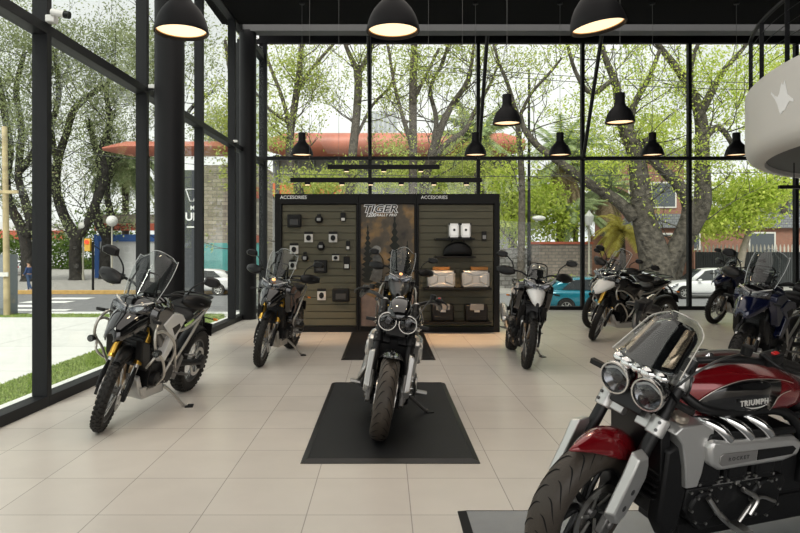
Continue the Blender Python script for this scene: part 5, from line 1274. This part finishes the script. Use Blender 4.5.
# left side: blue, white and red hoarding; brick block with teal mural; curved red roof
hb_ = thing('painted_wall', 'white wall with blue edge and red stripe left of the thick column', 'wall', (P(150, 0, 56).x, 56, GB))
s = 56 / F; zz = lambda py, Y: P(0, py, Y).z - GB
xw = (215 - 107) * s
MB().box((0, .2, zz(236, 56) / 2), (xw, .4, zz(236, 56))).build('wall_face', mat('white_wall_paint', (.62, .62, .63), .7), hb_, smooth=False)
MB().box((0, .1, zz(238, 56)), (xw + .2, .5, 7 * s)).build('blue_band', mat('blue_band', (.03, .10, .32), .6), hb_, smooth=False)
MB().box((0, .05, zz(227, 56)), (xw + .1, .5, 7 * s)).build('red_band', mat('red_band', (.45, .10, .06), .6), hb_, smooth=False)
MB().box((0, .08, zz(219, 56)), (xw, .5, 9 * s)).build('stone_band', brickc, hb_, smooth=False)
MB().box((-xw / 2 + .15, .02, zz(262, 56)), (.35, .5, 48 * s)).build('blue_post', MATS['blue_band'], hb_, smooth=False)
hs, w2, h2 = wallbox('brick_block', 'pale brick block with turquoise lower wall between the columns', 198, 262, 165, 52, brickc, depth=5, cat='building')
MB().box((0, -.05, zz(258, 52)), (w2 + .05, .1, 30 * 52 / F)).build('turquoise_wall', mat('turquoise_wall_paint', (.12, .42, .42), .7, vary=.15, vscale=1), hs, smooth=False)
MB().box((w2 * .28, -.12, zz(193, 52)), (w2 * .45, .3, 11 * 52 / F)).build('red_canopy', MATS['red_band'], hs, smooth=False)
MB().box((w2 * .28, -.12, zz(239, 52)), (w2 * .45, .3, 7 * 52 / F)).build('red_canopy', MATS['red_band'], hs, smooth=False)
cr_ = thing('curved_roof', 'rounded red canopy end behind the left windows', 'building', (P(150, 0, 44).x, 44, GB)); s = 44 / F
b = MB(); rings_ = []
for i in range(11):
    t = i / 10; x = (104 - 150 + 130 * t) * s; k = min(1, .25 + (t * 4)) if t < .25 else 1
    rings_.append([(x, 1.3 * math.cos(q * math.pi / 8) * k, zz(149, 44) + 7 * s * math.sin(q * math.pi / 8) * k) for q in range(16)])
b.loft(rings_).build('red_canopy', redc, cr_)
for q_ in (143, 168): MB().box(((q_ - 150) * s, .4, zz(154, 44) / 2), (.5, .5, zz(154, 44))).build('pillar', MATS['dark_pillar'], cr_, smooth=False)
tower = thing('low_building', 'white and red low building far behind the left trees', 'building', (P(20, 0, 95).x, 95, GB)); s = 95 / F
MB().box((0, 3, zz(222, 95) / 2), (90 * s, 6, zz(222, 95))).build('wall_face', MATS['white_wall_paint'], tower, smooth=False)
MB().box((0, -.1, zz(235, 95)), (90 * s, .4, 9 * s)).build('red_band', MATS['red_band'], tower, smooth=False)

# --- street furniture
polew = mat('weathered_wood_pole', (.42, .34, .20), .85, vary=.25, vscale=4)
p0 = P(7, 318, 16.0); t = thing('utility_pole', 'pale wooden utility pole at the left edge beyond the glass', 'pole', (p0.x, 16.0, -.11))
MB().tube([(0, 0, 0), (-.03, 0, 2.5), (-.06, 0, 4.6)], [.078, .07, .062], 14, 4).build('pole', polew, t); MB().box((-.05, -.05, 3.0), (.7, .06, .08)).build('crossbar', polew, t, bevel=.01)
MB().box((0, -.12, 1.0), (.2, .04, .10)).build('tag', card, t)
p0 = P(4, 318, 16.0); t = thing('utility_cabinet', 'grey utility cabinet beside the wooden pole', 'cabinet', (p0.x - .12, 16.25, -.11))
MB().box((0, 0, .74), (.42, .4, 1.48)).build('cabinet_body', mat('grey_cabinet', (.16, .18, .20), .6), t, bevel=.01); MB().box((0, -.205, .78), (.36, .02, 1.25)).build('door', mat('grey_cabinet_door', (.2, .22, .24), .6), t, bevel=.005)
def globe_lamp(label, px, yt, Y, r=.2, lantern=False):
    c = P(px, yt, Y); g0 = gz(Y) + (.06 if Y > 37 else 0); t = thing('street_lamp', label, 'street lamp', (c.x, Y, g0)); hh = c.z - g0
    pm = mat('cream_lamp_post', (.36, .34, .28), .6)
    MB().tube([(0, 0, 0), (0, 0, .7), (0, 0, hh - r)], [.14, .07, .05], 12, 1).build('post', pm, t)
    if lantern: MB().lathe([(.06, -r), (r * .6, -r), (r * .95, r * .7), (r * .6, r * 1.1), (.04, r * 1.7), (0, r * 1.9)], (0, 0, hh), (0, 0, 1), 12).build('lantern', mat('milky_glass', (.62, .62, .60), .4), t, smooth=False)
    else: MB().ell((0, 0, hh), (r, r, r), 20, 14).build('globe', mat('milky_glass', (.62, .62, .60), .4), t)
globe_lamp('globe street lamp left of the painted wall', 112, 221, 45, .38)
globe_lamp('globe street lamp right of the middle gnarled tree', 83, 226, 52, .36)
globe_lamp('cream post lamp with glass lantern behind the window mullion', 589, 220, 39.5, .32, True)
t = thing('street_lamp', 'tall dark pole with a white curved lamp head beside the lime tree', 'street lamp', (P(529, 0, 39).x, 39, gz(39) + .06)); top = P(0, 70, 39).z + 1
MB().tube([(0, 0, 0), (0, 0, top * .5), (0, 0, top)], [.12, .09, .06], 10, 1).build('post', satin, t); MB().tube([(0, 0, P(0, 216, 39).z + 1), (.4, 0, P(0, 216, 39).z + 1.1)], .03, 8).build('arm', satin, t)
MB().ell((.58, 0, P(0, 218, 39).z + 1), (.42, .2, .16)).build('lamp_head', MATS['milky_glass'], t)
t = thing('traffic_light', 'small traffic light on a dark post on the left pavement', 'traffic light', (P(93, 0, 38.5).x, 38.5, gz(38.5) + .06)); hh = P(0, 262, 38.5).z + 1
MB().cyl((0, 0, 0), (0, 0, hh + 1.2), .07, n=12).build('post', black, t); MB().box((-.26, -.05, P(0, 246, 38.5).z + 1.07), (.34, .3, .75)).build('signal_box', mat('yellow_signal_box', (.6, .36, .05), .5), t, bevel=.03)
MB().cyl((-.26, -.22, P(0, 243, 38.5).z + 1.07), (-.26, -.26, P(0, 243, 38.5).z + 1.07), .12, n=18).build('red_lamp', mat('red_signal', (.7, .03, .01), .4, emit=(1, .05, .02), es=1.2), t)
# overhead wires
wm_ = mat('overhead_wire', (.05, .05, .05), .7)
for (x0, y0, x1, y1, Y, lab) in ((262, 173, 800, 170, 34, 'thin overhead cable crossing the back bays below the crossbar'), (480, 70, 800, 92, 33, 'thin overhead cable crossing the upper right bays'), (0, 128, 150, 166, 34, 'thin overhead cable crossing the left windows'), (480, 66, 800, 84, 33.5, 'second overhead cable just above the first in the upper right bays')):
    a, c = P(x0 - 60, y0, Y), P(x1 + 60, y1, Y); mmid = (a + c) / 2 - Vector((0, 0, .25)); tag(MB().tube([a, mmid, c], .018, 5, 8).build('overhead_wire', wm_), lab, 'wire')
# dark totem with sign outside the corner
t = thing('sign_totem', 'dark totem sign with white triangle emblem seen right of the thick column', 'sign', (P(190.5, 0, 15.6).x, 15.6, -.11))
MB().box((0, .1, 1.7), (.34, .12, 3.6)).build('sign_panel', mat('charcoal_sign_panel', (.05, .055, .065), .4), t, bevel=.005)
zt = lambda py: P(0, py, 15.6).z + .11
b = MB(); b.tube([(-.12, .03, zt(189)), (.13, .03, zt(189)), (.07, .03, zt(201)), (-.02, .03, zt(201)), (-.12, .03, zt(189))], .012, 6, 1); b.build('triangle_emblem', whitel, t)
text('sign_lettering', 'UP', whitel, .26, t, Matrix.Translation((.02, .03, zt(217))) @ RX, depth=.004, off=.006); MB().box((.03, .03, zt(227)), (.26, .01, .03)).build('underline', whitel, t, smooth=False)
text('sign_lettering', 'M', whitel, .14, t, Matrix.Translation((.04, .03, zt(208))) @ RX, depth=.004, off=.004)

# --- pedestrian
def skinmesh(name, V, E, rd, m, parent, flat=()):
    me = bpy.data.meshes.new(name); me.from_pydata(V, E, []); o = bpy.data.objects.new(name, me); COL.objects.link(o); o.parent = parent
    o.modifiers.new('skin', 'SKIN'); sub = o.modifiers.new('s', 'SUBSURF'); sub.levels = 1; sub.render_levels = 2
    if not me.skin_vertices:
        bm = bmesh.new(); bm.from_mesh(me); bm.verts.layers.skin.verify(); bm.to_mesh(me); bm.free()
    for i, r_ in enumerate(rd): me.skin_vertices[0].data[i].radius = (r_ * (1.3 if i in flat else 1), r_ * (.8 if i in flat else 1))
    me.skin_vertices[0].data[0].use_root = True
    me.materials.append(m); return o
def person(label, px, Y, heading=0):
    root = thing('person', label, 'person', (P(px, 0, Y).x, Y, gz(Y) + .06), (0, 0, heading))
    V = [(0, 0, .95), (0, 0, 1.2), (0, 0, 1.40), (0, .01, 1.50), (0, .03, 1.60), (0, .03, 1.70), (.09, 0, .90), (.10, .14, .50), (.10, .10, .08), (.10, .24, .03), (-.09, 0, .90), (-.10, -.06, .50), (-.10, -.26, .12), (-.10, -.15, .03),
         (.17, 0, 1.38), (.22, -.08, 1.13), (.21, .02, .92), (.20, .05, .84), (-.17, 0, 1.38), (-.22, .06, 1.13), (-.21, .20, .97), (-.20, .26, .92)]
    E = [(0, 1), (1, 2), (2, 3), (3, 4), (4, 5), (0, 6), (6, 7), (7, 8), (8, 9), (0, 10), (10, 11), (11, 12), (12, 13), (2, 14), (14, 15), (15, 16), (16, 17), (2, 18), (18, 19), (19, 20), (20, 21)]
    rd = [.12, .115, .12, .055, .085, .08, .085, .06, .045, .04, .085, .06, .045, .04, .055, .045, .035, .03, .055, .045, .035, .03]
    skinmesh('body', V, E, rd, mat('skin_tone', (.45, .27, .19), .6), root, (0, 1, 2))
    J = [0, 1, 2, 14, 15, 16, 18, 19, 20]; ix = {j: i for i, j in enumerate(J)}
    skinmesh('jacket', [V[j] for j in J], [(ix[a_], ix[b_]) for a_, b_ in E if a_ in ix and b_ in ix], [rd[j] * 1.22 for j in J], mat('navy_jacket', (.03, .06, .16), .8), root, (0, 1, 2))
    J = [0, 6, 7, 8, 10, 11, 12]; ix = {j: i for i, j in enumerate(J)}
    skinmesh('trousers', [V[j] for j in J], [(ix[a_], ix[b_]) for a_, b_ in E if a_ in ix and b_ in ix], [rd[j] * 1.2 for j in J], mat('blue_jeans', (.04, .07, .14), .8), root)
    for a_, b_ in ((8, 9), (12, 13)):
        q = Vector(V[b_]); MB().ell((q.x, q.y - .03, .045), (.05, .13, .045), 12, 8).build('shoe', mat('white_shoe', (.6, .6, .6), .6), root)
    MB().ell((0, .01, 1.69), (.092, .105, .10), 14, 10).build('hair', mat('dark_hair', (.02, .015, .01), .7), root)
    MB().cyl((0, .12, 1.63), (0, .145, 1.615), .012, .018, 8).build('nose', MATS['skin_tone'], root)
person('person in dark blue clothes walking on the far pavement under the far left tree', 29, 38.6, R(80))
